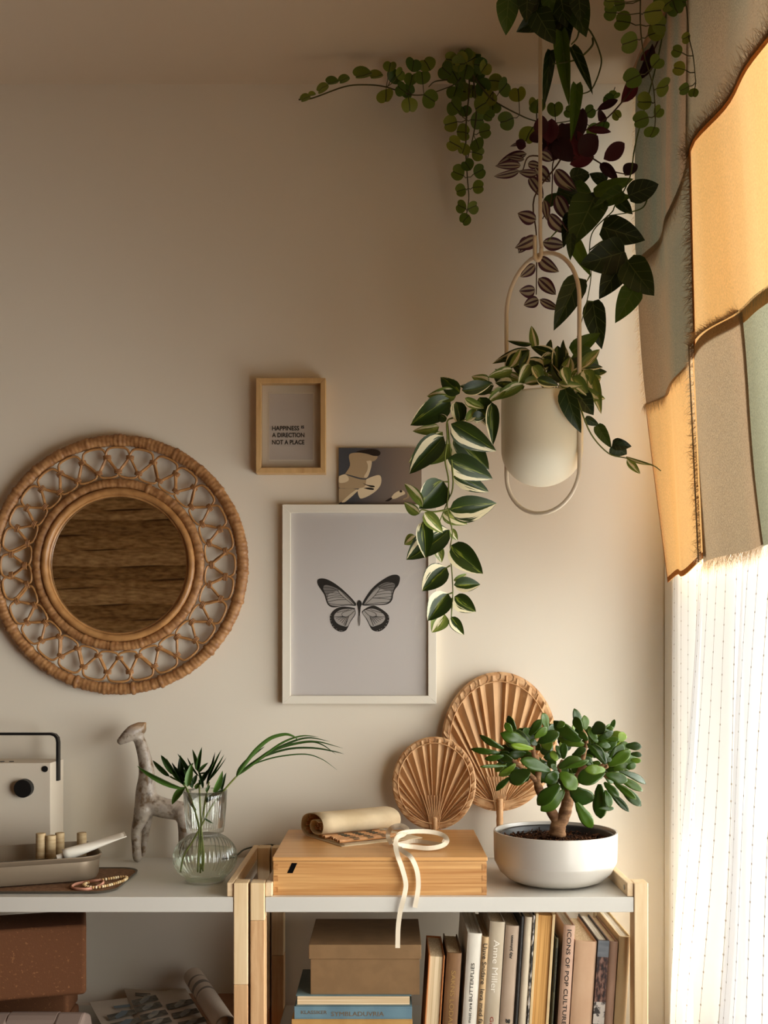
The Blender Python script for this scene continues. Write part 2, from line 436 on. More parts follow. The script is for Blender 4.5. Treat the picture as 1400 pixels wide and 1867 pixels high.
solo('connector_bolt', MB().cyl((LX[3], YFR + .03, .925), (RX[0], YFR + .03, .925), .005, 10), M['steel'],
     'small dark steel bolt joining the two pine posts', 'bolt')
solo('power_cord', MB().tube(cr([P(405, 1566, 2.80), P(428, 1562, 2.82), P(445, 1549, 2.85), P(470, 1543, 2.86), P(500, 1541, 2.865), P(520, 1552, 2.865)], 6), .0022, 8),
     pr('cord_green', S(58, 60, 46), .5), 'thin dark cord arching behind the pine posts', 'cord', smooth=True)

# ------------------------------------------------------------------ round rattan mirror
mc = P(217, 1030, 2.862); px2m = 2.862 / F
mt = thing('rattan_mirror', 'round mirror in an openwork rattan rim on the wall', 'mirror', (mc.x, 0, mc.z))
def ringpt(r, a, y=0.0): return Vector((mc.x + r * math.sin(a), -.024 + y, mc.z + r * math.cos(a)))
def wrapped_ring(R, rad, wraps, per=4, seed=1, flat=.8):
    rg = random.Random(seed); mb = MB(); rows = []; n = 12
    for w_ in range(wraps):
        bulge = rad * (1 + rg.uniform(-.05, .07)) ; big = 1.13 if w_ % 7 == 0 else 1.0
        for k in range(per):
            t = k / per; a = 2 * math.pi * (w_ + t * .98) / wraps
            prof = (.94, 1.0, 1.01, .975)[k] * bulge * big
            rows.append([ringpt(R + prof * math.cos(q), a, -flat * prof * math.sin(q)) for q in (2 * math.pi * i / n for i in range(n))])
    rows.append(rows[0]); mb.grid(rows, closed_u=True); return mb
part('outer_ring', wrapped_ring(226 * px2m, 10.5 * px2m, 190, seed=2), M['rattan'], mt, smooth=True)
part('inner_ring', wrapped_ring(148 * px2m, 8.6 * px2m, 124, seed=3), M['rattan'], mt, smooth=True)
sm = MB(); sm.tube([ringpt(133.5 * px2m, 2 * math.pi * k / 96, -.004) for k in range(96)], 6.6 * px2m, 12, closed=True, up=(0, 1, 0))
part('glass_ring', sm, M['cane'], mt, smooth=True)
sm = MB(); sm.tube([ringpt(126.5 * px2m, 2 * math.pi * k / 96, .0) for k in range(96)], 3.2 * px2m, 8, closed=True, up=(0, 1, 0))
part('glass_bead', sm, M['cane'], mt, smooth=True)
g = MB().add([ringpt(129 * px2m, -2 * math.pi * k / 96, .006) for k in range(96)], [tuple(range(96))])
part('mirror_glass', g, M['mirror'], mt)
part('backing_disc', MB().cyl((mc.x, -.014, mc.z), (mc.x, -.001, mc.z), 140 * px2m, 48), M['rattan'], mt)
NL = 28; dl = 2 * math.pi / NL
def polar(r, a, y): return Vector((r * math.sin(a), y, r * math.cos(a))) * 1.0
rok, rik, roo, rii = 196 * px2m, 170 * px2m, 213 * px2m, 160 * px2m
lo = MB()
path = [polar(rik - .004, -.015, -.002), polar(rik, -.01, -.003), polar((rok + rik) / 2, -dl * .27, -.002), polar(rok, -dl * .47, -.003), polar(rok + .009, -dl * .47, -.004),
        polar(roo - .003, -dl * .34, -.005), polar(roo, 0, -.006), polar(roo - .003, dl * .34, -.005), polar(rok + .009, dl * .47, -.003), polar(rok, dl * .47, -.001), polar((rok + rik) / 2, dl * .27, 0), polar(rik, .01, 0), polar(rik - .004, .015, 0)]
lo.tube(cr(path, 4), 2.25 * px2m, 7)
li = MB()
path = [polar(rok, 0 + dl * .5 - .006, .001), polar((rok + rik) / 2, dl * .5 - dl * .20, .002), polar(rik, .014, .001), polar(rik - .008, .012, -.001), polar(rii + .001, dl * .16, -.002), polar(rii - .002, dl * .5, -.002),
        polar(rii + .001, dl * .84, -.002), polar(rik - .008, dl - .012, -.001), polar(rik, dl - .014, .001), polar((rok + rik) / 2, dl * .70, .002), polar(rok, dl * .5 + .006, .001)]
li.tube(cr(path, 4), 2.05 * px2m, 7)
kn = MB()
for q in (-1, 0, 1):
    kn.tube([Vector((6.2 * px2m * math.cos(a), 3.6 * px2m * math.sin(a), q * 2.5 * px2m)) for a in (2 * math.pi * k / 12 for k in range(12))], 1.45 * px2m, 6, closed=True, up=(0, 0, 1))
lom, lim, knm = lo.mesh('cane_loop', True), li.mesh('cane_arc', True), kn.mesh('cane_binding', True)
for k in range(NL):
    a = dl * k + random.uniform(-.012, .012)
    B = Matrix.Translation((mc.x, -.024, mc.z)) @ Matrix.Rotation(a, 4, 'Y')
    part('cane_loop', lom, M['cane'], mt, basis=B); part('cane_arc', lim, M['cane'], mt, basis=B)
    for r_, da in ((rok, dl / 2), (rik, 0)):
        part('cane_binding', knm, M['rattan'], mt, basis=Matrix.Translation((mc.x, -.024, mc.z)) @ Matrix.Rotation(a + da, 4, 'Y') @ Matrix.Translation((0, 0, r_)))

# woven hanging on the wall behind the camera: what the mirror shows
wb = [pr('woven_hanging_%d' % i, c, .9, spec=.1, var=((14, 14, 60), c2, .35, .65, 6), bump=((40, 40, 300), .8, .01))
      for i, (c, c2) in enumerate(((S(212, 170, 112), S(150, 112, 68)), (S(190, 148, 94), S(128, 94, 56)), (S(226, 186, 128), S(168, 128, 82))))]
wt = thing('woven_wall_hanging', 'brown woven banded hanging seen reflected in the round mirror', 'wall hanging', (-1.9, YF, 1.3))
rg = random.Random(5)
zz = 1.32
k = 0
while zz < 2.95:
    h = rg.uniform(.07, .13)
    rows = []
    for j in range(7):
        t = j / 6
        rows.append([Vector((-2.75 + 1.7 * i / 24, YF + .02 + .035 * math.sin(math.pi * t) * (1 + .3 * math.sin(i * .9 + k)), zz + h * t + .012 * math.sin(i * .45 + k * 1.7))) for i in range(25)])
    part('woven_band', MB().grid(rows), wb[k % 3], wt, smooth=True)
    zz += h * .94; k += 1
part('hanging_rod', MB().cyl((-2.85, YF + .03, zz + .02), (-.95, YF + .03, zz + .02), .012, 12), M['cane'], wt)

# ------------------------------------------------------------------ framed pictures
def picture_frame(t, px0, py0, px1, py1, wpx, d0, depth, mats):
    """four mitred mouldings; returns inner rectangle"""
    a, b = P(px0, py0, d0), P(px1, py1, d0)
    x0, x1, z1, z0 = a.x, b.x, a.z, b.z; w_ = wpx * d0 / F; y0 = a.y
    o = [(x0, z0), (x1, z0), (x1, z1), (x0, z1)]; i_ = [(x0 + w_, z0 + w_), (x1 - w_, z0 + w_), (x1 - w_, z1 - w_), (x0 + w_, z1 - w_)]
    for k in range(4):
        q = (k + 1) % 4; mb = MB()
        mb.prism([o[k], o[q], i_[q], i_[k]], lambda p, t_: (p[0], t_, p[1]), y0, y0 + depth)
        part('frame_side', mb, mats, t, bevel=.0009)
    return x0 + w_, x1 - w_, z0 + w_, z1 - w_, y0

fr = thing('picture_frame', 'small pale wood frame with a printed motto about happiness', 'picture frame', P(530, 862, 2.87), 'framed pictures on the wall')
M['frame_wood'] = wood('frame_wood', S(220, 184, 130), S(196, 156, 104), (30, 30, 5), .45)
x0, x1, z0, z1, y0 = picture_frame(fr, 466.5, 689, 593.5, 862, 9.5, 2.845, .034, M['frame_wood'])
M['mat_card'] = pr('mat_card', S(226, 216, 200), .8); M['motto_paper'] = pr('motto_paper', S(214, 204, 196), .8)
part('mat_board', MB().box(x0, x1, y0 + .024, y0 + .027, z0, z1), M['mat_card'], fr)
pa, pb = P(491, 718, 2.868), P(570.5, 838, 2.868)
part('mat_bevel', MB().box(pa.x - .003, pb.x + .003, y0 + .0232, y0 + .0242, pb.z - .003, pa.z + .003), pr('mat_core', S(236, 228, 214), .8), fr)
mp_ = part('motto_print', MB().box(pa.x, pb.x, y0 + .0226, y0 + .0234, pb.z, pa.z), M['motto_paper'], fr)
part('glazing', MB().box(x0, x1, y0 + .006, y0 + .0075, z0, z1), M['photo_glass'], fr)

def text_mesh(txt, size, bold=0.0, align='LEFT', spacing=1.0, width=None, extrude=0.0002, shear=0):
    c = bpy.data.curves.new('lettering', 'FONT'); c.body = txt; c.size = size; c.align_x = align; c.align_y = 'CENTER'
    c.offset = bold; c.extrude = extrude; c.space_character = spacing; c.resolution_u = 3; c.shear = shear
    o = bpy.data.objects.new('tmp_text', c); COL.objects.link(o)
    dg = bpy.context.evaluated_depsgraph_get()
    me = bpy.data.meshes.new_from_object(o.evaluated_get(dg))
    bpy.data.objects.remove(o); bpy.data.curves.remove(c)
    if width:
        xs = [v.co.x for v in me.vertices]; k = width / (max(xs) - min(xs)); x0_ = min(xs)
        for v in me.vertices: v.co.x = (v.co.x - x0_) * k
    me.materials.clear(); return me
M['ink'] = pr('dark_ink', S(40, 34, 30), .7)
RXm = Matrix.Rotation(math.radians(90), 4, 'X')
for txt, xa, xb, yc, sz in (('HAPPINESS', 496, 545.5, 781.3, .0165), ('IS', 549, 554.5, 779.0, .0105), ('A DIRECTION', 496, 555, 793.8, .0165), ('NOT A PLACE', 496, 555, 806.8, .0165)):
    a = P(xa, yc, 2.868); wd = (xb - xa) * 2.868 / F
    part('lettering', text_mesh(txt, sz, .0004, width=wd), M['ink'], mp_, basis=Matrix.Translation((a.x, y0 + .0222, a.z)) @ RXm)

# bird photograph tucked behind the big frame
bp_ = thing('photo_print', 'unframed photograph of a white bird above the butterfly picture', 'photo', P(692, 919, 2.872))
def bpt(x, y): return (600 + x * .1357, 800 + y * .1357)
def flat_poly(parent, name, pts, d, mat, conv, smooth_n=0, closed=True):
    q = [Vector((a, b, 0)) for a, b in (conv(*p) for p in pts)]
    if smooth_n: q = cr(q + [q[0]], smooth_n)[:-1]
    pts3 = [P(v.x, v.y, d) for v in q]
    mb = MB().add(pts3, [tuple(range(len(pts3)))])
    return part(name, mb, mat, parent)
a, b = P(617.5, 816.5, 2.870), P(768.5, 930, 2.870)
def two_tone(name, c1, c2, xa, xb, power=1):
    m, nt, out = newmat(name); bs = N(nt, 'ShaderNodeBsdfPrincipled'); bs.inputs['Roughness'].default_value = .35
    tc = N(nt, 'ShaderNodeTexCoord'); sp = N(nt, 'ShaderNodeSeparateXYZ'); L(nt, tc.outputs['Object'], sp.inputs[0])
    r = N(nt, 'ShaderNodeMapRange'); r.inputs[1].default_value = xa; r.inputs[2].default_value = xb; L(nt, sp.outputs[0], r.inputs[0])
    L(nt, ramp(nt, r.outputs[0], [(0, c1), (1, c2)]), bs.inputs['Base Color']); L(nt, bs.outputs[0], out.inputs[0]); return m
bsheet = part('print_sheet', MB().box(a.x, b.x, -.0100, -.0088, b.z, a.z), two_tone('printed_dusk_sky', S(74, 76, 82), S(150, 130, 112), -.09, .09), bp_)
Dp = 2.8695
bw = pr('print_bird_white', S(226, 206, 170), .4); bs_ = pr('print_bird_shade', S(176, 152, 118), .4); bk = pr('print_bird_dark', S(44, 34, 28), .4)
flat_poly(bsheet, 'printed_wing', [(215,470),(280,360),(265,240),(300,195),(420,185),(560,200),(650,235),(620,290),(565,320),(545,440),(500,520),(430,525),(330,500)], Dp, bs_, bpt, 4)
flat_poly(bsheet, 'printed_wing_edge', [(500,300),(570,300),(560,400),(520,510),(480,525),(470,500),(510,430),(520,360)], Dp - .0003, bw, bpt, 3)
flat_poly(bsheet, 'printed_wing_tip', [(350,180),(430,155),(560,140),(650,150),(690,185),(670,225),(600,230),(520,205),(440,190)], Dp - .0004, bk, bpt, 4)
flat_poly(bsheet, 'printed_body', [(130,500),(200,480),(300,510),(420,545),(520,560),(500,640),(420,665),(300,670),(200,665),(132,650)], Dp - .0002, bs_, bpt, 3)
flat_poly(bsheet, 'printed_head', [(131,505),(210,475),(255,510),(260,560),(200,590),(131,585)], Dp - .0004, bw, bpt, 3)
flat_poly(bsheet, 'printed_tail', [(500,545),(560,515),(670,487),(702,540),(690,620),(640,690),(560,750),(480,790),(415,800),(385,720),(400,670),(480,640)], Dp - .0003, bw, bpt, 3)
flat_poly(bsheet, 'printed_legs', [(450,595),(520,620),(600,630),(612,648),(560,650),(480,615)], Dp - .0006, bk, bpt, 2)
flat_poly(bsheet, 'printed_legs', [(460,660),(540,655),(600,668),(590,688),(520,680)], Dp - .0006, bk, bpt, 2)
flat_poly(bsheet, 'printed_wing_low', [(131,668),(250,670),(370,680),(300,740),(200,830),(140,858),(131,858)], Dp - .0002, bs_, bpt, 2)
flat_poly(bsheet, 'printed_wing_low_edge', [(370,680),(385,700),(240,830),(195,855),(170,845),(290,735)], Dp - .0004, bw, bpt, 2)
flat_poly(bsheet, 'printed_small_bird', [(835,785),(880,730),(950,695),(1000,700),(1020,740),(960,770),(890,805),(845,805)], Dp - .0003, bw, bpt, 3)
flat_poly(bsheet, 'printed_small_beak', [(750,838),(800,805),(840,790),(845,805),(800,840)], Dp - .0004, bk, bpt, 2)
flat_poly(bsheet, 'printed_small_eye', [(945,700),(965,690),(985,705),(970,722),(950,718)], Dp - .0006, bk, bpt, 2)
flat_poly(bsheet, 'printed_small_wing', [(1050,720),(1100,690),(1160,690),(1150,720),(1080,740),(1070,790),(1000,825),(1000,805),(1050,780)], Dp - .0004, bs_, bpt, 2)

# butterfly picture
bf = thing('picture_frame', 'large white frame holding a black and white butterfly print', 'picture frame', P(655, 1284, 2.87), 'framed pictures on the wall')
M['frame_white'] = pr('frame_white', S(230, 223, 208), .4)
x0, x1, z0, z1, y0 = picture_frame(bf, 514.5, 919.5, 795.5, 1283.5, 15, 2.855, .022, M['frame_white'])
fsheet = part('print_sheet', MB().box(x0 - .003, x1 + .003, y0 + .012, y0 + .014, z0 - .003, z1 + .003), pr('print_paper', S(226, 219, 216), .8), bf)
part('glazing', MB().box(x0 - .001, x1 + .001, y0 + .005, y0 + .0065, z0 - .001, z1 + .001), M['photo_glass'], bf)
Db = 2.855 + .0116
def fpt(x, y): return (560 + x * .1357, 1030 + y * .1357)
wing_d = pr('print_black', S(44, 40, 36), .7); wing_m = pr('print_grey', S(132, 126, 122), .7); wing_l = pr('print_light', S(184, 177, 172), .7)
LF = [(655,515),(600,450),(520,370),(440,300),(350,235),(270,195),(205,180),(155,188),(134,215),(145,270),(190,340),(230,400),(250,470),(275,530),(320,565),(380,570),(450,555),(560,545),(650,550)]
RF = [(740,515),(780,440),(850,340),(930,260),(1020,195),(1110,145),(1185,130),(1235,148),(1247,190),(1225,270),(1180,330),(1155,400),(1145,460),(1110,510),(1050,535),(960,540),(850,545),(745,545)]
LH = [(640,580),(560,565),(470,560),(400,580),(340,625),(305,690),(312,770),(350,840),(410,888),(470,898),(520,880),(550,835),(585,760),(650,660)]
RH = [(760,600),(820,565),(890,547),(950,565),(1030,615),(1085,665),(1103,720),(1085,790),(1040,850),(980,890),(920,893),(870,870),(840,820),(790,720),(735,640)]
def shrink(poly, cx, cy, s, dx=0, dy=0): return [((x - cx) * s + cx + dx, (y - cy) * s + cy + dy) for x, y in poly]
for nm, pl_, inner in (('printed_forewing', LF, [(640,530),(560,440),(450,345),(340,290),(240,270),(215,320),(250,400),(265,470),(300,535),(380,555),(480,545),(560,540)]),
                      ('printed_forewing', RF, [(755,530),(810,440),(900,330),(1000,255),(1100,230),(1180,260),(1160,330),(1140,400),(1125,460),(1095,500),(1040,525),(950,530),(850,535)])):
    flat_poly(fsheet, nm, pl_, Db, wing_d, fpt, 3)
    flat_poly(fsheet, 'printed_wing_grey', inner, Db - .0003, wing_m, fpt, 3)
for inner in ([(630,535),(540,440),(440,345),(400,340),(350,370),(290,390),(275,460),(305,530),(400,550),(500,540)], [(765,530),(820,440),(910,345),(970,310),(1040,340),(1120,350),(1120,440),(1090,495),(1030,520),(900,530)]):
    flat_poly(fsheet, 'printed_wing_light', inner, Db - .0005, wing_l, fpt, 3)
for pl_, inner in ((LH, [(640,600),(560,590),(460,600),(390,640),(360,690),(370,740),(410,790),(480,820),(540,825),(580,750),(640,660)]), (RH, [(760,615),(830,590),(900,590),(980,625),(1035,675),(1045,730),(1000,785),(930,815),(860,825),(800,720),(745,650)])):
    flat_poly(fsheet, 'printed_hindwing', pl_, Db, wing_d, fpt, 3)
    flat_poly(fsheet, 'printed_wing_light', inner, Db - .0004, wing_l, fpt, 3)
def vein(pts, w_=3.0, mat=None):
    q = [Vector((a, b, 0)) for a, b in (fpt(*p) for p in pts)]; q = cr(q, 4)
    up_, dn = [], []
    for i, v in enumerate(q):
        t = (q[min(i+1, len(q)-1)] - q[max(i-1, 0)]).normalized(); n = Vector((-t.y, t.x, 0)) * w_ * .1357
        a_, b_ = v + n, v - n; up_.append(P(a_.x, a_.y, Db - .0008)); dn.append(P(b_.x, b_.y, Db - .0008))
    return MB().grid([up_, dn])
for grp in ([[(640,530),(540,440),(430,330),(415,350),(450,400),(520,460),(620,540)], [(440,320),(320,270),(200,255)], [(420,345),(320,310),(200,300)], [(425,355),(330,345),(220,345)], [(440,385),(350,375),(235,385)],
             [(470,410),(360,405),(245,430)], [(500,440),(380,430),(255,465)], [(520,465),(400,470),(265,500)], [(600,530),(450,535),(290,520)]],
            [[(760,530),(830,420),(930,290),(975,310),(940,370),(880,440),(770,535)], [(960,300),(1060,250),(1200,220)], [(970,310),(1080,280),(1200,265)], [(970,325),(1070,310),(1190,300)], [(940,370),(1050,345),(1170,340)],
             [(910,410),(1040,385),(1160,385)], [(880,445),(1000,440),(1150,420)], [(880,445),(1000,450),(1145,465)], [(790,530),(950,510),(1120,500)]],
            [[(600,600),(480,640),(470,680),(520,700),(580,670),(640,610)]] + [[(480 + k * 12, 690 + k * 1.5), (360 + k * 26, 700 + k * 20)] for k in range(7)] + [[(560, 600), (400, 640)], [(560, 690), (500, 820)]],
            [[(790,600),(900,640),(930,680),(880,700),(820,670),(760,610)]] + [[(920 - k * 12, 690 + k * 1.5), (1045 - k * 26, 700 + k * 20)] for k in range(7)] + [[(850, 600), (1020, 650)], [(840, 690), (890, 815)]]):
    mb = MB()
    for v in grp:
        g_ = vein(v, 3.2); mb.add(g_.v, g_.f)
    part('printed_veins', mb, wing_d, fsheet)
sp_ = MB()
for x, y in ((318,680),(312,715),(320,750),(335,795),(355,825),(395,862),(440,882),(465,884),(1080,660),(1090,700),(1085,745),(1065,790),(1045,825),(1000,862),(975,870),(940,884)):
    a_ = fpt(x, y); sp_.disc(P(a_[0], a_[1], Db - .001), .0011, 8, (0, -1, 0))
part('printed_spots', sp_, wing_l, fsheet)
flat_poly(fsheet, 'printed_thorax', [(700,472),(725,490),(735,530),(720,565),(712,640),(700,690),(690,640),(682,565),(668,530),(678,490)], Db - .001, wing_d, fpt, 3)
flat_poly(fsheet, 'printed_abdomen', [(690,660),(710,660),(714,740),(710,800),(700,820),(690,800),(684,740)], Db - .0009, wing_m, fpt, 3)
# ------------------------------------------------------------------ sheer curtain
def sheer_mat():
    m, nt, out = newmat('sheer_voile')
    uv = N(nt, 'ShaderNodeUVMap'); sp = N(nt, 'ShaderNodeSeparateXYZ'); L(nt, uv.outputs[0], sp.inputs[0])
    u, v = sp.outputs[0], sp.outputs[1]
    fu = mathn(nt, 'FRACT', mathn(nt, 'MULTIPLY', u, 1 / .062))
    du = mathn(nt, 'ABSOLUTE', mathn(nt, 'SUBTRACT', fu, .5))
    cell = mathn(nt, 'FLOOR', mathn(nt, 'MULTIPLY', u, 1 / .062))
    fv = mathn(nt, 'FRACT', mathn(nt, 'ADD', mathn(nt, 'MULTIPLY', v, 1 / .036), mathn(nt, 'MULTIPLY', cell, .37)))
    dv = mathn(nt, 'ABSOLUTE', mathn(nt, 'SUBTRACT', fv, .5))
    line = mathn(nt, 'LESS_THAN', du, .013)
    knot = mathn(nt, 'MULTIPLY', mathn(nt, 'LESS_THAN', dv, .055), mathn(nt, 'LESS_THAN', du, .042))
    th = mathn(nt, 'MAXIMUM', line, knot)
    mx = N(nt, 'ShaderNodeMix', data_type='RGBA'); mx.inputs[6].default_value = S(243, 243, 243); mx.inputs[7].default_value = S(150, 138, 124); L(nt, th, mx.inputs[0])
    d = N(nt, 'ShaderNodeBsdfDiffuse'); t = N(nt, 'ShaderNodeBsdfTranslucent'); tp = N(nt, 'ShaderNodeBsdfTransparent')
    L(nt, mx.outputs[2], d.inputs[0]); L(nt, mx.outputs[2], t.inputs[0])
    a = N(nt, 'ShaderNodeMixShader'); a.inputs[0].default_value = .075; L(nt, d.outputs[0], a.inputs[1]); L(nt, t.outputs[0], a.inputs[2])
    b = N(nt, 'ShaderNodeMixShader'); lw = N(nt, 'ShaderNodeLayerWeight'); lw.inputs[0].default_value = .5     # the open weave closes up when seen along the cloth
    op = mathn(nt, 'MULTIPLY', mathn(nt, 'POWER', mathn(nt, 'SUBTRACT', 1, lw.outputs['Facing']), 1.8), .74)
    L(nt, mathn(nt, 'MULTIPLY', mathn(nt, 'SUBTRACT', 1, th), op), b.inputs[0])
    L(nt, a.outputs[0], b.inputs[1]); L(nt, tp.outputs[0], b.inputs[2]); L(nt, b.outputs[0], out.inputs[0]); return m
M['sheer'] = sheer_mat()
plan = [(.742, 2.81), (.745, 2.68), (.742, 2.57), (.728, 2.525), (.712, 2.535), (.703, 2.48), (.708, 2.38), (.722, 2.27), (.738, 2.225), (.724, 2.205), (.706, 2.19), (.700, 2.08), (.708, 1.99), (.722, 1.92)]
pl2 = cr([Vector((a, b, 0)) for a, b in plan], 7)
arc = [0]
for i in range(1, len(pl2)): arc.append(arc[-1] + (pl2[i] - pl2[i-1]).length)
rows = []; uvs = []
for j in range(41):
    z = .03 + (2.98 - .03) * j / 40
    k = .2 + .9 * max(0, min(1.5, (1.85 - z) / .8)); row = []
    for i, p in enumerate(pl2):
        amp = (.748 - p.x) * k
        wob = .004 * math.sin(z * 5 + arc[i] * 9) * k
        shift = .02 * max(0, 1.75 - z) * (1 if p.y > 2.3 else .5) + .012 * math.sin(z * 2.3 + arc[i] * 4)
        row.append(Vector((.748 - amp - (0 if i < 10 else wob) - .012 * max(0, 1.7 - z) * (amp > .01), p.y - 2.88 + (0 if i < 10 else shift), z))); uvs.append((arc[i], z))
    rows.append(row)
st = thing('sheer_curtain', 'long white sheer curtain with knotted thread stripes beside the window', 'curtain', (.72, -1.2, .03))
part('voile_panel', MB().grid(rows), M['sheer'], st, smooth=True, uv=uvs)
part('curtain_rod', MB().cyl((.736, -2.5, 2.985), (.736, -.05, 2.985), .008, 12), M['trim'], st)

# ------------------------------------------------------------------ patchwork textile in front of the window
def cx(d, z):
    """distance of the hanging cloth from the middle of the room"""
    base = .638 if z > 2.55 else .638 + (2.55 - z) * .07
    t = (d - 2.1)
    return base + .010 * math.sin(d * 9.0 + z * 1.3) + .006 * math.sin(d * 23 + z * 2.1) + (.012 * max(0, 2.1 - z))
C_T = (S(158, 132, 104), S(140, 124, 98)); C_S = (S(146, 152, 128), S(134, 138, 114))
M['linen_taupe'] = cloth('linen_taupe', S(172, 142, 112), S(158, 138, 110), .26, (.5, 5, .4))
M['linen_mix'] = cloth('linen_taupe_sage', S(162, 132, 102), S(132, 130, 108), .09, (.3, 9, .5))
M['linen_mix2'] = cloth('linen_sage_taupe', S(142, 134, 110), S(168, 140, 108), .11, (.3, 4.5, 2.2))
M['linen_sage'] = cloth('linen_sage', S(150, 150, 130), S(154, 152, 126), .19, (.5, 4, .4))
M['mustard'] = cloth('mustard_cotton', S(238, 190, 122), S(244, 200, 136), .15, (.3, 7, .5), (600, 420, 240), soft=.35)
M['hem'] = cloth('mustard_hem', S(196, 142, 88), S(184, 130, 76), .26, (.3, 6, .5))
pt = thing('patchwork_textile', 'patchwork cloth of mustard, taupe and sage squares hanging over the window', 'curtain', (.69, -.9, 1.7))
def patch(name, d0, d1, z0, z1, mat, off=0.0, nd=26, nz=18, top=None, bot=None, left=None, right=None):
    rows = []
    for j in range(nz + 1):
        row = []
        for i in range(nd + 1):
            u, v = i / nd, j / nz
            dd0 = left(v) if left else d0; dd1 = right(v) if right else d1
            d = dd0 + (dd1 - dd0) * u
            za = bot(u) if bot else z0; zb = top(u) if top else z1
            z = za + (zb - za) * v
            row.append(Vector((cx(d, z) - off, d - 2.88, z)))
        rows.append(row)
    o = part(name, MB().grid(rows), mat, pt, smooth=True)
    return o, rows
def fringe(edge, direction, ln, mat, off=.004, per=3, seed=0, name='fringe', parent=None):
    """loose threads along a torn edge (list of points), pointing roughly in direction"""
    rg = random.Random(seed); mb = MB(); direction = Vector(direction).normalized()
    pts = cr(edge, 2)
    for i in range(len(pts) - 1):
        for k in range(per * 2):
            p = pts[i].lerp(pts[i+1], rg.random()) + Vector((-off, 0, 0))
            t = (pts[i+1] - pts[i]).normalized()
            dr = (direction + t * rg.uniform(-.55, .55) + Vector((rg.uniform(-.35, .15), 0, rg.uniform(-.3, .1)))).normalized()
            l = ln * 1.35 * rg.uniform(.5, 1.15); w_ = t * rg.uniform(.0003, .00065)
            q1 = p + dr * l * .55 + Vector((rg.uniform(-.003, .001), 0, 0)); q2 = p + dr * l + t * rg.uniform(-.4, .4) * l + Vector((0, 0, -.15 * l))
            mb.add([p - w_, p + w_, q1 + w_ * .8, q1 - w_ * .8, q2], [(0, 1, 2, 3), (3, 2, 4)])
    return part(name, mb, mat, parent or pt, kind='stuff')
Zs1, Zs2, Zb = 2.545, 2.155, 1.692
s1 = lambda d: 2.488 + .055 * max(0, min(1, (2.40 - d) / .25)) + .006 * math.sin(d * 7)
s2 = lambda d: 2.138 + .010 * math.sin(d * 9 + 1)
LE = lambda v: 2.745 + .01 * math.sin(v * 4)
A0, r0 = patch('linen_patch', 2.75, 2.19, s1(2.7), 3.02, M['linen_mix'], 0, left=LE, bot=lambda u: s1(2.75 - .56 * u))
B0, rb0 = patch('linen_patch', 2.215, .44, s1(2.2), 3.02, M['linen_mix2'], .010, bot=lambda u: s1(2.215 - 1.775 * u) - .005, nd=60)
A1, r1 = patch('linen_patch', 2.75, 2.25, s2(2.7), s1(2.7), M['linen_mix2'], .003, left=LE, right=lambda v: 2.27 - .08 * v, top=lambda u: s1(2.75 - .56 * u) + .02, bot=lambda u: s2(2.75 - .48 * u))
B1, rb1 = patch('cotton_patch', 2.285, .44, s2(2.2), s1(2.2), M['mustard'], .004, left=lambda v: 2.285 - .08 * v, top=lambda u: s1(2.205 - 1.765 * u) + .006, bot=lambda u: s2(2.285 - 1.845 * u) - .01, nd=60)
A2, r2 = patch('cotton_patch', 2.75, 2.30, Zb, s2(2.7), M['mustard'], .000, left=lambda v: 2.715 + .04 * v, bot=lambda u: Zb - .006 + .022 * u + .010 * math.sin(u * 9), top=lambda u: s2(2.75 - .45 * u) + .006)
B2, rb2 = patch('linen_patch', 2.33, 2.02, Zb + .01, s2(2.2), M['linen_taupe'], .007, left=lambda v: 2.335 - .065 * v, right=lambda v: 1.99 + .05 * v + .015 * math.sin(v * 5), bot=lambda u: Zb + .012 + .004 * u, top=lambda u: s2(2.27 - .25 * u) + .012)
C2, rc2 = patch('linen_patch', 2.10, .44, Zb + .015, s2(2.0), M['linen_sage'], .003, left=lambda v: 2.01 + .05 * v + .015 * math.sin(v * 5), bot=lambda u: Zb + .014, top=lambda u: s2(2.05 - 1.6 * u) + .016, nd=50)
# torn edges
col = lambda rows, k: [r[k] for r in rows]
M['thread_taupe'] = cloth('thread_taupe', S(216, 190, 156), S(200, 176, 142), .5, (.5, 5, .4)); M['thread_sage'] = cloth('thread_sage', S(176, 180, 158), S(168, 168, 142), .45, (.5, 5, .4))
fringe(col(r0, 0), (0, 1, -.4), .020, M['thread_taupe'], .001, 5, 1, parent=A0)
fringe(col(r0, -1), (0, -1, 0), .022, M['thread_taupe'], .004, 6, 2, parent=A0)
fringe(r0[0], (0, .2, -1), .032, M['thread_taupe'], .006, 9, 3, parent=A0)
fringe(rb0[0], (0, .5, 1), .040, M['thread_taupe'], .004, 7, 4, parent=B0)
fringe(col(r1, 0), (0, 1, -.5), .020, M['thread_taupe'], .001, 5, 5, parent=A1)
fringe(col(r1, -1), (0, 1, .1), .038, M['thread_taupe'], .004, 7, 6, parent=A1)
fringe(r1[0], (0, .2, -1), .022, M['thread_taupe'], .006, 8, 7, parent=A1)
fringe(col(rb2, 0), (0, 1, 0), .034, M['thread_taupe'], .003, 9, 8, parent=B2)
fringe(rb2[0], (0, .1, -1), .026, M['thread_taupe'], .000, 8, 9, parent=B2)
fringe(rc2[0], (0, .1, -1), .026, M['thread_sage'], .000, 5, 10, parent=C2)
fringe(rc2[-1], (0, .4, -1), .022, M['thread_sage'], .006, 7, 11, parent=C2)
fringe(rb2[-1], (0, .6, .4), .026, M['thread_taupe'], .006, 9, 12, parent=B2)
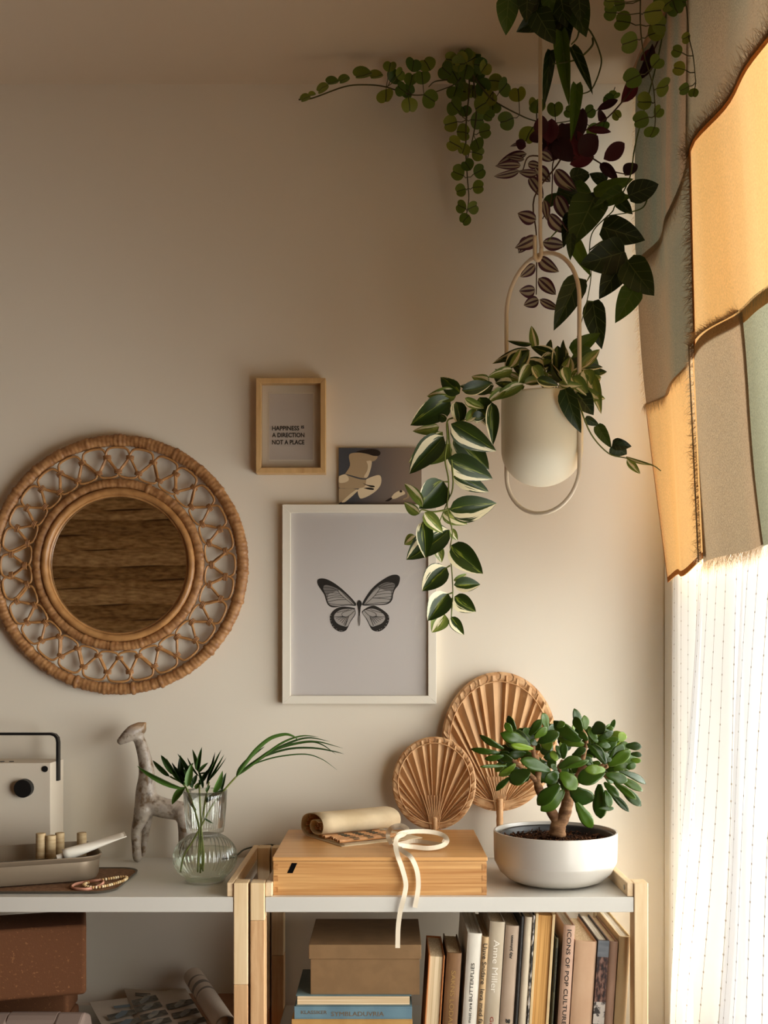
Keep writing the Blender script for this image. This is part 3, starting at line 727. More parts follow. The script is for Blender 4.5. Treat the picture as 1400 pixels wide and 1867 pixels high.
def hem_strip(name, edge, inward, w_, mat, off):
    a = [p + Vector((-off, 0, 0)) for p in edge]; b = [p + Vector((-off - .001, 0, 0)) + Vector(inward) * w_ for p in edge]
    return part(name, MB().grid([a, b]), mat, pt, smooth=True)
hem_strip('hem', rb1[-1], (0, 0, -1), .020, M['hem'], .003)
hem_strip('hem', col(rb1, 0), (0, -1, 0), .018, M['hem'], .002)
hem_strip('hem', col(r2, 0), (0, -1, 0), .010, M['hem'], .002)
hem_strip('hem', r2[0], (0, 0, 1), .013, M['hem'], .002)
hem_strip('hem', col(rb2, 0), (0, -1, 0), .014, M['linen_taupe'], .012)
part('hanging_rod', MB().cyl((.645, -2.5, 3.015), (.645, -.08, 3.015), .012, 12), M['cane'], pt)

# ------------------------------------------------------------------ leaves
def leaf_mesh(name, wf, mat, nv=9, nu=3, fold=.10, droop=.18, curl=0.0, notch=0.0, twist=0.0, wav=0.0):
    rows = []; uv = []
    for j in range(nv + 1):
        v = j / nv; row = []
        for i in range(-nu, nu + 1):
            u = i / nu; w_ = wf(v) * .5
            x = u * w_; y = v
            if notch and v > .8: y = v - notch * (1 - abs(u)) * ((v - .8) / .2) ** 2
            z = fold * abs(x) - droop * v * v + curl * x * v + wav * math.sin(v * 9 + i) * abs(u)
            row.append(Vector((x, y, z))); uv.append(((u + 1) / 2, v))
        rows.append(row)
    me = MB().grid(rows).mesh(name, True, uv); me.materials.append(mat)
    return me
def lens(v, a=.9, b=.9, peak=1.0):   # pointed at both ends
    return peak * (math.sin(math.pi * v ** a) ** b if 0 < v < 1 else 0.0)
Lm = {k: leafmat('leaf_' + k, k, r, t) for k, r, t in (('round', .5, .3), ('heart', .42, .25), ('heart_light', .45, .4), ('striped', .45, .2), ('purple', .5, .22), ('varie', .4, .22), ('varie_pale', .45, .35), ('jade', .24, .12), ('palm', .45, .25))}
egg = lambda v: (1.0 * math.sqrt(max(0, 1 - ((v - .5) / .5) ** 2)) if v > .5 else 1.0 * math.sqrt(max(0, 1 - ((v - .5) / .5) ** 2)) ** .9)
heart = lambda v: (.80 + .9 * v * (1 - v / .44) if v < .22 else max(0, (1 - ((v - .22) / .78) ** 1.5))) * 1.0
def heart(v):
    if v < .22: return .55 + .45 * math.sin(v / .22 * math.pi / 2)
    return max(0.0, 1 - ((v - .22) / .78) ** 2.1)
def ovate(v): return (math.sin(math.pi * min(1, v ** .72)) ** .8 if 0 < v < 1 else 0)
def obov(v): return (math.sin(math.pi * v ** 1.35) ** .62 if 0.0 < v < 1 else 0) + (.16 * (1 - v) if v < .3 else 0)
LV = {}
def round_mesh(fold, droop):
    # disc with a notch at the tip, like the leaves of a string-of-hearts vine
    V = [Vector((0, .48, 0))]; uv = [(.5, .48)]; n = 22; Fc = []
    for ring in (.45, .8, 1.0):
        for k in range(n):
            a = 2 * math.pi * k / n; da = min(a, 2 * math.pi - a)
            r = .5 * ring * (1 - .30 * ring * math.exp(-(da / .30) ** 2)) * (1.04 - .06 * math.cos(2 * a))
            x, y = r * math.sin(a), .48 + r * math.cos(a) * (1.06 if da < 1.57 else .96)
            V.append(Vector((x, y, fold * abs(x) - droop * y * y))); uv.append((x + .5, y))
    Fc += [(0, 1 + k, 1 + (k + 1) % n) for k in range(n)]
    for q in (0, 1): Fc += [(1 + q * n + k, 1 + (q + 1) * n + k, 1 + (q + 1) * n + (k + 1) % n, 1 + q * n + (k + 1) % n) for k in range(n)]
    me = MB().add(V, Fc).mesh('leaf', True, uv); me.materials.append(Lm['round']); return me
LV['round'] = [round_mesh(f, d) for f, d in ((.2, .1), (.35, -.1), (.1, .25))]
LV['heart'] = [leaf_mesh('leaf', heart, Lm['heart'], 9, 3, f, d, c) for f, d, c in ((.25, .2, 0), (.12, .32, .1), (.35, .08, -.1))]
LV['heart_light'] = [leaf_mesh('leaf', heart, Lm['heart_light'], 9, 3, f, d, c) for f, d, c in ((.25, .2, 0), (.35, .3, .1))]
LV['striped'] = [leaf_mesh('leaf', lambda v: lens(v, .85, .75), Lm['striped'], 9, 4, f, d) for f, d in ((.25, .15), (.4, .3))]
LV['purple'] = [leaf_mesh('leaf', lambda v: lens(v, .85, .75), Lm['purple'], 9, 2, f, d) for f, d in ((.25, .15), (.4, .3))]
LV['varie'] = [leaf_mesh('leaf', ovate, Lm['varie'], 10, 4, f, d, c) for f, d, c in ((.25, .25, 0), (.4, .12, .15), (.15, .35, -.15))]
LV['varie_pale'] = [leaf_mesh('leaf', ovate, Lm['varie_pale'], 10, 4, f, d, c) for f, d, c in ((.3, .25, 0), (.5, .4, .2))]
LV['palm'] = [leaf_mesh('leaflet', lambda v: lens(v, .8, .7), Lm['palm'], 8, 1, f, d) for f, d in ((.3, .12), (.5, .25))]
# jade: thick spoon shaped leaf, closed
def jade_mesh(dr, th):
    rows = []; uv = []; n = 10
    for j in range(n + 1):
        v = .03 + .965 * j / n; w_ = obov(v) * .5; h = th * (math.sin(math.pi * min(1, v ** .8)) ** .6 + .12)
        row = []
        for k in range(10):
            a = 2 * math.pi * k / 10
            row.append(Vector((w_ * math.cos(a), v, h * math.sin(a) * (1 if math.sin(a) > 0 else .7) - dr * v * v + .16 * abs(math.cos(a)) * w_))); uv.append(((math.cos(a) + 1) / 2, v))
        rows.append(row)
    mb = MB().grid(rows, closed_u=True); mb.f.append(tuple(range(n * 10, n * 10 + 10))); mb.m.append(0)
    me = mb.mesh('leaf', True, uv); me.materials.append(Lm['jade']); return me
LV['jade'] = [jade_mesh(.12, .055), jade_mesh(.25, .06), jade_mesh(-.05, .05)]

def place_leaf(parent, kind, b, t, width, roll=0.0, var=None, rg=random, name='leaf'):
    """leaf from base point b to tip point t (world), its face turned to the room and rolled about its length"""
    me = LV[kind][var if var is not None else rg.randrange(len(LV[kind]))]
    y = (t - b); ln = y.length; y = y / ln
    view = (CAM - (b + t) / 2).normalized()
    z = (view - y * view.dot(y))
    if z.length < 1e-4: z = Vector((0, 0, 1))
    z.normalize(); x = y.cross(z).normalized()
    R = Matrix.Rotation(roll, 3, y); x = R @ x; z = R @ z
    W = width / max(.45, abs(math.cos(roll)))
    B = Matrix(((x.x * W, y.x * ln, z.x * ln, b.x), (x.y * W, y.y * ln, z.y * ln, b.y), (x.z * W, y.z * ln, z.z * ln, b.z), (0, 0, 0, 1)))
    return part(name, me, None, parent, basis=B)
def leaves(parent, kind, data, conv, s, d, rg, dz=.02, rollmax=.5, lean=.25):
    """data rows (bx,by,tx,ty,w[,kind][,depth]) in crop pixels"""
    for row in data:
        bx, by, tx, ty, w_ = row[:5]; kd = row[5] if len(row) > 5 and row[5] else kind
        dd = d + (row[6] if len(row) > 6 else 0) + rg.uniform(-dz, dz)
        a = conv(bx, by); c = conv(tx, ty)
        lpx = math.hypot(a[0] - c[0], a[1] - c[1]); lm = lpx * dd / F
        b_ = P(a[0], a[1], dd); t_ = P(c[0], c[1], dd + rg.uniform(-lean, lean * .4) * lm)
        place_leaf(parent, kd, b_, t_, w_ * s * dd / F, rg.uniform(-rollmax, rollmax), rg=rg)
def stems(parent, paths, conv, d, r, mat, name='stem', taper=True):
    for p in paths:
        dd = [q[2] if len(q) > 2 else d for q in p]
        pts = cr([P(*conv(q[0], q[1]), e) for q, e in zip(p, dd)], 5); n = len(pts)
        part(name, MB().tube(pts, [r * (1 - .45 * i / n) if taper else r for i in range(n)], 6), mat, parent, smooth=True)
def crop(ox, oy, s): return lambda x, y: (ox + x * s, oy + y * s)
K = {}
c1 = crop(520, 60, .3286); c2 = crop(860, 0, .3); c3 = crop(860, 180, .3); c4 = crop(720, 580, .357); c5 = crop(700, 680, .268)
c7 = crop(860, 1260, .2429); c8 = crop(200, 1290, .3143)
M['stem_olive'] = pr('stem_olive', S(74, 72, 34), .5); M['stem_green'] = pr('stem_green', S(104, 112, 48), .5); M['stem_brown'] = pr('stem_brown', S(82, 56, 36), .55)

# round-leaf vine along the ceiling edge
va = thing('hanging_vine', 'trailing vine of small round notched leaves spread along the ceiling edge', 'artificial plant', P(850, 100, 2.72), 'artificial vines hung from the ceiling')
rg = random.Random(11)
main = [(75,370,2.84),(150,362,2.83),(330,298,2.80),(450,288,2.79),(560,300,2.78),(680,340,2.77),(770,343,2.76),(860,318,2.75),(960,270,2.74),(1010,170,2.735)]
stems(va, [main, [(1010,170,2.735),(1060,260,2.75),(1150,370,2.77),(1300,455,2.80),(1395,490,2.82),(1500,500,2.83),(1640,470,2.83),(1790,390,2.82),(1830,300,2.80)],
           [(1020,200,2.735),(1020,330,2.75),(1005,480,2.76),(1002,650,2.77),(1010,800,2.77),(1018,920,2.775),(1003,1020,2.78)],
           [(1040,220,2.735),(1060,420,2.75),(1045,560,2.76),(1010,700,2.77)], [(900,260,2.74),(830,270,2.75),(795,300,2.755)], [(960,200,2.735),(1000,100,2.725),(1010,75,2.72)]], c1, 2.76, .0022, M['stem_olive'])
stem_pts = [c1(*q[:2]) for q in main] + [c1(x, y) for x, y in ((1060,260),(1150,370),(1300,455),(1395,490),(1500,500),(1640,470),(1790,390),(1020,330),(1005,480),(1002,560),(1002,650),(1006,730),(1010,800),(1014,860),(1018,920),(1010,980),(1003,1010),(1045,560),(1060,420))]
rl = [(560,355,43),(690,400,42),(700,260,36),(710,175,42),(785,170,45),(760,245,42),(805,365,45),(640,310,34),(680,320,36),(580,185,34),(605,240,40),(640,228,30),
      (885,205,45),(960,175,40),(1000,215,42),(940,230,40),(1030,150,42),(1085,180,40),(1060,240,42),(960,265,42),(920,150,40),(1000,120,38),(1105,190,36),(975,150,38),(1050,120,34),
      (940,340,42),(985,325,44),(935,405,45),(995,430,36),(1040,330,42),(1100,300,44),(1130,360,42),(1090,400,44),(1150,420,38),(1070,485,43),(1165,265,40),(1215,300,43),(1295,340,43),(1225,490,46),(1350,560,46),(1390,405,42),(1130,465,30),
      (915,503,40),(990,550,40),(1110,545,36),(935,615,38),(990,645,34),(1070,625,38),(1070,670,36),(1010,735,33),(955,780,39),(1078,767,36),(970,875,32),(1072,855,33),(975,963,32),(1040,965,32),(998,1033,32)]
rl = [(x, y, r) for x, y, r in rl] + [((860 + x * .3 - 520) / .3286, (y * .3 - 60) / .3286, r * .91) for x, y, r in ((398,645,45),(505,668,45),(590,680,32),(720,675,36),(740,790,40),(800,770,35),(830,605,32),(868,575,30),(880,700,27),(655,740,34))]
for x, y, r in rl:
    a = c1(x, y); sp0 = min(stem_pts, key=lambda q: (q[0] - a[0]) ** 2 + (q[1] - a[1]) ** 2)
    dv = Vector((a[0] - sp0[0], a[1] - sp0[1])); rp = r * .3286
    if dv.length < rp * .8: dv = Vector((rg.uniform(-1, 1), rg.uniform(-.6, 1)))
    dv.normalize(); dd = 2.76 + rg.uniform(-.035, .03)
    if y < 230: dd = 2.735 + rg.uniform(-.03, .01)
    b_ = P(a[0] - dv.x * rp, a[1] - dv.y * rp, dd); t_ = P(a[0] + dv.x * rp, a[1] + dv.y * rp, dd + rg.uniform(-.012, .01))
    place_leaf(va, 'round', b_, t_, rp * 2 * dd / F, rg.uniform(-.55, .55), rg=rg)
    if (Vector(sp0) - Vector((b_.x, 0))).length and dv.length:
        q = P(sp0[0], sp0[1], 2.77)
        if (q - b_).length < .045: part('petiole', MB().tube([q, (q + b_) / 2 + Vector((0, 0, -.004)), b_], .0011, 5), M['stem_olive'], va)
for x, y, l in ((110,362,60),(150,345,40),(205,302,70),(262,278,70),(325,258,65),(430,240,100),(505,245,75)):
    a = c1(x - l / 2, y + l * .18); b = c1(x + l / 2, y - l * .18)
    place_leaf(va, 'round', P(*b, 2.75), P(*a, 2.75), l * .3 * .3286 * 2.75 / F * 2.2, 1.15, rg=rg)

# round-leaf vine in front of the textile
vb = thing('hanging_vine', 'trailing vine of small round leaves dangling in front of the patchwork cloth', 'artificial plant', P(1180, -60, 2.12), 'artificial vines hung from the ceiling')
stems(vb, [[(1060,-730),(1030,-260),(1025,0),(1025,150),(1040,300),(1075,430),(1105,540),(1115,700),(1112,780)], [(1100,-730),(1200,-260),(1290,-20),(1312,120),(1318,220),(1345,340),(1362,510)]], c2, 2.12, .0017, M['stem_olive'])
sb_ = [c2(x, y) for x, y in ((1025,0),(1025,80),(1025,150),(1032,230),(1040,300),(1075,430),(1090,480),(1105,540),(1110,620),(1115,700),(1112,770),(1300,60),(1312,120),(1318,220),(1345,340),(1355,440),(1360,500),(1220,0))]
for x, y, r in ((830,10,38),(895,30,38),(840,78,42),(915,130,52),(1105,65,60),(1145,150,52),(1120,200,52),(955,258,56),(1125,375,46),(975,478,56),(1170,530,50),(1045,622,48),(1130,680,34),(1030,725,47),(1095,810,42),(1190,20,44),(1235,50,48),(1245,310,34),(1300,230,30),(1260,415,38),(1295,540,30),(1350,565,30),(1270,10,40),(1150,-20,46)):
    a = c2(x, y); sp0 = min(sb_, key=lambda q: (q[0] - a[0]) ** 2 + (q[1] - a[1]) ** 2); rp = r * .3
    dv = Vector((a[0] - sp0[0], a[1] - sp0[1])); dv = dv if dv.length > 2 else Vector((0, 1)); dv.normalize(); dd = 2.12 + rg.uniform(-.04, .04)
    b_ = P(a[0] - dv.x * rp, a[1] - dv.y * rp, dd); t_ = P(a[0] + dv.x * rp, a[1] + dv.y * rp, dd + rg.uniform(-.012, .01))
    place_leaf(vb, 'round', b_, t_, rp * 1.9 * dd / F, rg.uniform(-.5, .5), rg=rg)
    q = P(sp0[0], sp0[1], 2.12)
    part('petiole', MB().tube([q, (q + b_) / 2 + Vector((0, 0, -.003)), b_], .0011, 5), M['stem_olive'], vb)

# dark heart-leaf plant at the very top
vc = thing('hanging_plant', 'dark heart-leaved hanging plant with curled stems at the top of the picture', 'artificial plant', P(1000, -80, 2.2), 'artificial vines hung from the ceiling')
rg = random.Random(21)
leaves(vc, 'heart', [(225,-20,205,178,140),(515,45,275,192,165),(470,-60,465,105,95,'heart_light'),(590,-30,700,198,170),(560,130,545,400,100),(480,305,445,605,70),(545,190,575,592,95,'heart_light'),(605,285,742,550,62),
    (635,512,615,812,78,'heart_light'),(390,70,500,255,150),(340,-40,330,130,120),(600,20,480,200,130),(650,-30,660,110,120),(540,-40,560,150,140),(420,-30,380,120,130),(560,110,600,210,90)], c2, .3, 2.2, rg, .04, .35)
stems(vc, [[(500,-560),(520,-260),(560,-60),(640,110),(720,190),(775,310),(785,400),(730,540),(655,575)], [(650,110),(655,160),(640,230),(605,270)], [(735,230),(730,280),(650,355),(560,380),(492,388)], [(500,-560),(490,-260),(480,-60),(540,60)], [(480,-200),(300,-60),(230,-20)]], c2, 2.2, .0024, pr('stem_dark', S(70, 78, 34), .5))

# purple striped plant
vd = thing('hanging_plant', 'purple and silver striped trailing plant beside the planter rod', 'artificial plant', P(1030, 250, 2.5), 'artificial vines hung from the ceiling')
rg = random.Random(31)
leaves(vd, 'purple', [(420,830,425,695,90),(480,870,480,715,105),(560,880,550,735,95),(640,860,680,638,85),(570,930,420,840,110),(600,800,650,940,120),(650,935,772,822,135),(595,1000,752,945,85),(700,785,852,800,42),
    (800,968,942,866,98),(778,995,885,1085,65),(930,1068,1003,982,80),(762,665,902,600,48),(770,735,808,668,75),(905,625,1015,435,90),(1000,490,1135,255,70),(1025,370,1115,290,45),(520,900,430,950,90),(500,850,610,975,120),(560,820,490,960,110),(540,860,600,740,90),(460,900,540,780,100),(560,960,660,880,100),(440,850,520,930,110),(400,870,380,780,80),(520,970,470,880,100),(330,890,265,860,60)], c2, .3, 2.5, rg, .03, .45)
leaves(vd, 'striped', [(335,335,158,388,58),(320,370,212,350,38),(298,405,153,405,52),(290,437,140,478,46),(398,452,288,450,50),(385,415,478,500,78),(350,478,432,588,68),(415,325,492,375,64),(330,270,235,284,24),(510,430,620,565,88),
    (515,588,590,742,88),(440,615,462,738,52),(392,735,281,703,82),(472,703,568,818,78),(430,872,567,893,80),(390,845,283,908,80),(340,840,292,935,70),(410,962,514,1057,78),(384,1008,300,1083,68),(404,1092,511,1187,78),(386,1160,293,1178,78),(407,1222,321,1253,72),(412,1220,528,1282,52),(340,395,420,410,50)], c3, .3, 2.5, rg, .025, .4)
stems(vd, [[(1222,22,2.52),(1180,130,2.52),(1130,250,2.52),(1050,420,2.52),(960,560,2.5),(830,710,2.5),(720,775,2.5),(600,850,2.5),(500,970,2.5),(490,1100,2.5),(480,1230,2.5),(430,1330,2.5)], [(600,860,2.5),(520,1000,2.5),(380,1200,2.49),(392,1420,2.49),(394,1600,2.5),(392,1790,2.5)],
           [(700,940,2.5),(770,985,2.5),(860,1040,2.5),(940,1060,2.5)], [(480,960,2.5),(350,950,2.49),(310,1035,2.49)], [(560,930,2.5),(600,880,2.5),(660,800,2.5)]], c2, 2.5, .0022, M['stem_brown'])

# big dark heart-leaf plant by the cloth
ve = thing('hanging_plant', 'dark green heart-leaved plant with pale veins beside the patchwork cloth', 'artificial plant', P(1090, 330, 2.46), 'artificial vines hung from the ceiling')
rg = random.Random(41)
leaves(ve, 'heart', [(600,480,718,440,95,None,.04),(615,530,730,580,95,'heart_light',.04),(820,500,712,460,75,None,.03),(740,575,1002,478,90,'heart_light'),(950,590,1165,500,140,None,-.03),(880,615,978,700,75),(860,612,972,590,48,'heart_light'),(915,560,735,665,100),
    (745,600,610,885,225),(790,780,1055,855,165),(930,930,672,1010,215,None,-.02),(920,985,790,1183,165),(945,985,1098,1198,190,None,-.04),(985,1155,887,1337,145,'heart_light',-.02),(605,820,598,972,60),(600,850,722,1062,90,'heart_light',.03),
    (655,1090,503,1388,150),(735,1230,772,1505,135),(440,640,560,570,70,None,.05),(520,560,720,640,95,None,.04),(700,660,800,560,110,None,.02),(680,440,620,540,100,None,.05),(600,700,560,900,90,None,.03)], c3, .3, 2.46, rg, .015, .22, .15)
stems(ve, [[(1200,-600,2.5),(1120,-200,2.5),(1000,250,2.48),(960,480,2.47),(870,650,2.46),(850,690,2.46),(740,800,2.46),(715,920,2.46),(725,1065,2.46),(700,1230,2.46),(640,1450,2.46)], [(1070,600),(1040,660),(960,690),(820,712)], [(725,1065),(680,1140)], [(520,800),(460,865)], [(870,650),(960,600),(1000,570)], [(715,920),(820,860),(930,935)], [(930,935),(985,1100),(990,1155)], [(700,1230),(740,1232)]], c3, 2.46, .0018, pr('stem_leafgreen', S(86, 104, 40), .5))
# ------------------------------------------------------------------ hanging planter
DP = 2.42
M['planter'] = pr('planter_cream', S(240, 234, 212), .5, bump=(60, .05, .002)); M['planter_wire'] = pr('planter_wire', S(226, 212, 190), .4)
pc = P(988, 725, DP); pr_ = 74 * DP / F
hp = thing('hanging_planter', 'cream bullet-shaped hanging planter in an oval wire loop', 'planter', (pc.x, pc.y, pc.z))
rim = 725; zr = pc.z
prof = []
H = (877 - 725 + 10) * DP / F
for k in range(15):
    a = math.pi / 2 * k / 14
    prof.append((pr_ * math.sin(a) + .0001, -H + pr_ * .92 * (1 - math.cos(a))))
prof += [(pr_ * 1.005, -.04), (pr_ * 1.0, -.004), (pr_ * .995, 0), (pr_ * .96, 0), (pr_ * .95, -.006), (pr_ * .94, -.05), (.0005, -.05)]
part('pot', MB().lathe(prof, 64, pc), M['planter'], hp, smooth=True)
ang = math.radians(40)
half = pr_ * 1.045
def lp(u, z): return Vector((pc.x + u * math.cos(ang), pc.y - u * math.sin(ang), z))
ztop = 1.5 - (463 - VY) / F * DP; zbot = 1.5 - (936 - VY) / F * DP
za, zb_ = ztop - half * 1.25, zbot + half * 1.0
pts = [lp(half * math.cos(a), za + half * 1.25 * math.sin(a)) for a in (math.pi * k / 20 for k in range(21))]
pts += [lp(-half, za + (zb_ - za) * k / 12) for k in range(1, 12)]
pts += [lp(-half * math.cos(a), zb_ - half * 1.0 * math.sin(a)) for a in (math.pi * k / 20 for k in range(21))]
pts += [lp(half, zb_ + (za - zb_) * k / 12) for k in range(1, 12)]
part('wire_loop', MB().tube(pts, .0048, 10, closed=True), M['planter_wire'], hp, smooth=True)
for sgn in (-1, 1):
    part('support_peg', MB().cyl(lp(sgn * half * .93, zr - .016), lp(sgn * half * 1.03, zr - .016), .005, 10), M['planter_wire'], hp)
topc = lp(0, ztop)
rod = [Vector((topc.x - .004, topc.y, ZC - .001)), Vector((topc.x - .004, topc.y, 1.5 - (420 - VY) / F * DP)), P(985, 432, DP), P(987, 455, DP), P(983, 470, DP), P(976, 468, DP), P(975, 455, DP), P(975, 430, DP)]
part('hanging_rod', MB().tube([rod[0]] + cr(rod[1:], 5), .0044, 10), M['planter_wire'], hp, smooth=True)
hk = [P(986, 452, DP - .004), P(986, 466, DP - .004), P(981, 475, DP - .004), P(975, 471, DP - .004), P(975, 464, DP - .003)]
part('hook', MB().tube(cr(hk, 5), .0042, 10), M['planter_wire'], hp, smooth=True)
part('ceiling_cup', MB().lathe([(.03, 0), (.03, -.008), (.01, -.02), (.004, -.02)], 20, (topc.x - .004, topc.y, ZC)), M['planter_wire'], hp, smooth=True)
sd = MB(); sd.disc(pc + Vector((0, 0, -.03)), pr_ * .94, 32); M['soil'] = pr('potting_soil', S(70, 46, 32), .95, spec=.1, var=((120, 120, 120), S(34, 22, 16), .35, .65, 6), bump=((160, 160, 160), 1, .01))
part('soil', sd, M['soil'], hp)

vf = thing('trailing_houseplant', 'green and cream variegated trailing plant growing from the hanging planter', 'plant', (pc.x, pc.y, pc.z - .03))
rg = random.Random(51)
leaves(vf, 'varie', [(515,140,378,32,95),(490,158,303,145,85,'varie_pale'),(530,118,740,75,85),(450,180,205,352,145),(490,195,520,362,95),(550,170,682,250,55,'varie_pale'),(650,165,712,362,120),(735,200,742,482,80),(455,345,750,558,145),
    (375,365,203,405,65,'varie_pale',.03),(405,430,168,667,145),(445,480,300,617,115,'varie_pale',.05),(400,400,172,608,90,'varie_pale',.05),(480,425,706,668,175,'varie',.06),(430,582,745,732,145),(470,705,722,803,95,'varie',.05),(405,735,243,925,175),
    (262,912,143,732,60,'varie_pale',-.03),(242,958,128,882,62,'varie_pale',-.03),(445,930,766,905,155),(400,940,557,1032,90,'varie_pale',.05),(442,1065,150,1262,165),(275,948,397,1087,85,'varie_pale',-.04),(268,1008,290,1242,100,'varie',-.03),
    (215,1110,138,1165,65,'varie_pale',.04),(455,1060,492,1138,50,'varie_pale',.04),(365,1180,392,1285,60,'varie_pale',.04),(458,1170,666,1366,145),(427,1322,256,1478,135),(475,1442,658,1438,90),(472,1412,572,1372,40,'varie_pale',.02),(437,1500,296,1682,135),
    (480,1520,622,1627,105),(412,1640,330,1762,105,'varie_pale'),(455,1658,537,1787,70),(560,330,640,230,60,'varie_pale'),(600,300,690,300,70),(420,330,380,280,50)], c5, .268 * 1.18, 2.33, rg, .012, .24, .2)
leaves(vf, 'varie', [(720,170,695,32,48,'varie_pale',.02),(700,132,573,124,26),(690,165,498,222,52),(640,180,565,255,75),(830,140,828,328,62,'varie',-.05),(800,180,735,242,55,'varie_pale'),(900,172,1052,72,85,'heart_light',.05),(915,178,1058,283,115,'heart_light',.04),
    (655,338,500,412,62,'varie_pale',-.08),(645,330,475,390,55,'varie_pale',-.06),(600,262,478,300,55,'varie_pale',-.05),(690,235,635,325,60,'varie_pale',-.07),(700,245,765,330,60,'varie_pale',-.08),(660,335,765,298,42,'varie_pale',-.08),(860,250,885,335,60,'varie_pale',-.08),(965,265,995,345,95,'varie_pale',-.05),
    (1000,290,1048,465,65,'varie_pale',-.03),(925,355,1075,425,65,'varie_pale',-.04),(870,360,927,582,95,'heart',-.1),(925,385,1016,485,105,'heart',-.08),(835,330,955,350,42,'varie_pale',-.08),(505,345,333,352,75,'varie',-.04),(480,330,398,298,60,'varie_pale',-.03),(565,365,468,425,50,'varie_pale',-.07),(725,310,835,345,55,'varie',-.09),
    (820,200,700,140,60),(780,210,790,95,40),(850,220,880,140,50),(760,250,660,210,70),(880,260,960,200,60),(920,280,1010,260,60,'varie_pale'),(940,250,1060,245,40),(700,290,600,240,70),(640,310,540,280,60,'varie_pale',-.05),(980,320,1060,310,60,'varie_pale'),(900,300,990,390,70,'varie_pale',-.05),
    (600,330,520,330,60,'varie',-.05),(780,300,860,220,60),(740,270,800,200,60,'varie_pale'),(850,300,920,250,55,'varie_pale',-.04),(560,340,500,270,50,'varie'),(800,250,760,180,60,'varie'),(870,200,850,110,30)], c4, .357, DP, rg, .03, .45)
rt_ = random.Random(77)
for k in range(26):   # more leaves crowding over the rim
    bx, by = rt_.uniform(560, 960), rt_.uniform(250, 350); a = rt_.uniform(-2.9, .3) if rt_.random() < .75 else rt_.uniform(.3, 2.8); ln = rt_.uniform(90, 150)
    leaves(vf, rt_.choice(['varie_pale', 'varie_pale', 'varie']), [(bx, by, bx + ln * math.cos(a) * 1.1, by + ln * math.sin(a) * (.9 if a < 0 else .45), rt_.uniform(40, 62), None, rt_.uniform(-.07, .05))], c4, .357, DP, rg, .02, .5)
leaves(vf, 'heart', [(972,508,1042,552,45),(1032,548,1102,658,62),(1110,640,1208,655,62),(1112,648,1182,705,85),(1185,720,1252,797,40,'varie_pale'),(1178,706,1318,758,18,'varie_pale')], c4, .357, 2.36, rg, .01, .3)
stems(vf, [[(560,240,2.40),(480,300,2.35),(430,330,2.335),(430,450,2.335),(415,590,2.335),(440,740,2.335),(430,920,2.335),(465,1080,2.335),(450,1200,2.335),(465,1400,2.335),(465,1540,2.335),(430,1620,2.335)], [(430,340,2.34),(470,740,2.345),(430,880,2.345),(370,1030,2.345)],
           [(440,740),(405,740)], [(430,930),(330,945),(260,930),(240,950)], [(450,1310),(425,1325)], [(465,1495),(437,1505)], [(900,130,2.40),(760,140,2.38),(600,290,2.35),(480,345,2.34)], [(465,1530),(458,1660)]], c5, 2.335, .0021, M['stem_green'])
stems(vf, [[(900,340,2.42),(940,440,2.33),(1000,590,2.34),(1090,690,2.36),(1180,715,2.36),(1310,750,2.36),(1358,780,2.36)]] + [[(760 + 20 * k, 380, DP), (740 + 30 * k, 280, DP), (700 + 45 * k, 200 + 15 * abs(k - 3), DP)] for k in range(7)], c4, DP, .0019, M['stem_green'])

# ------------------------------------------------------------------ white bowl with jade plant
DB = 2.54; bc = P(1012, 1514, DB); bc = Vector((bc.x, bc.y, ZT)); hb = (1.5 - (1514 - VY) / F * DB) - ZT; rb = 112 * DB / F
M['bowl'] = pr('bowl_glaze', S(190, 184, 174), .3, spec=.5, coat=.3)
bw_ = thing('plant_bowl', 'wide white ceramic bowl holding the jade plant', 'plant pot', bc)
prof = [(.0005, .0), (rb * .52, .0), (rb * .62, .003), (rb * .78, .012), (rb * .90, .028), (rb * .965, .047), (rb * .985, .052), (rb * .988, .054), (rb * .995, .075), (rb, hb - .004), (rb * .995, hb), (rb * .97, hb), (rb * .96, hb - .004), (rb * .955, .06), (.0005, .06)]
part('bowl_body', MB().lathe(prof, 72, bc), M['bowl'], bw_, smooth='angle')
ip = bc + Vector((.004, -.002, hb - .012)); ri = rb * .89
part('nursery_pot', MB().lathe([(ri * .97, -.03), (ri, .002), (ri * 1.015, .006), (ri * 1.03, .004), (ri * 1.02, -.004), (ri * 1.0, -.03)], 56, ip), pr('black_plastic', S(46, 46, 46), .4), bw_, smooth=True)
so = MB(); rows = []
rg = random.Random(3)
for j in range(13):
    r = ri * .975 * j / 12
    rows.append([ip + Vector((r * math.cos(a), r * math.sin(a), -.014 + rg.uniform(-.003, .004))) for a in (2 * math.pi * k / 44 for k in range(44))])
so.grid(rows, closed_u=True); part('soil', so, M['soil'], bw_, smooth=True)
ch = MB()
for k in range(420):
    a = rg.uniform(0, 6.283); r = ri * .95 * math.sqrt(rg.random()); c_ = ip + Vector((r * math.cos(a), r * math.sin(a), -.010 + rg.uniform(0, .004)))
    ax = Vector((rg.uniform(-1, 1), rg.uniform(-1, 1), rg.uniform(-.4, .6))).normalized() * rg.uniform(.003, .009)
    ch.tube([c_ - ax, c_ + ax], rg.uniform(.0008, .002), 4)
part('soil_crumbs', ch, pr('bark_crumbs', S(104, 66, 42), .9, spec=.1, var=((50, 50, 50), S(48, 30, 20), .4, .6)), bw_, kind='stuff')

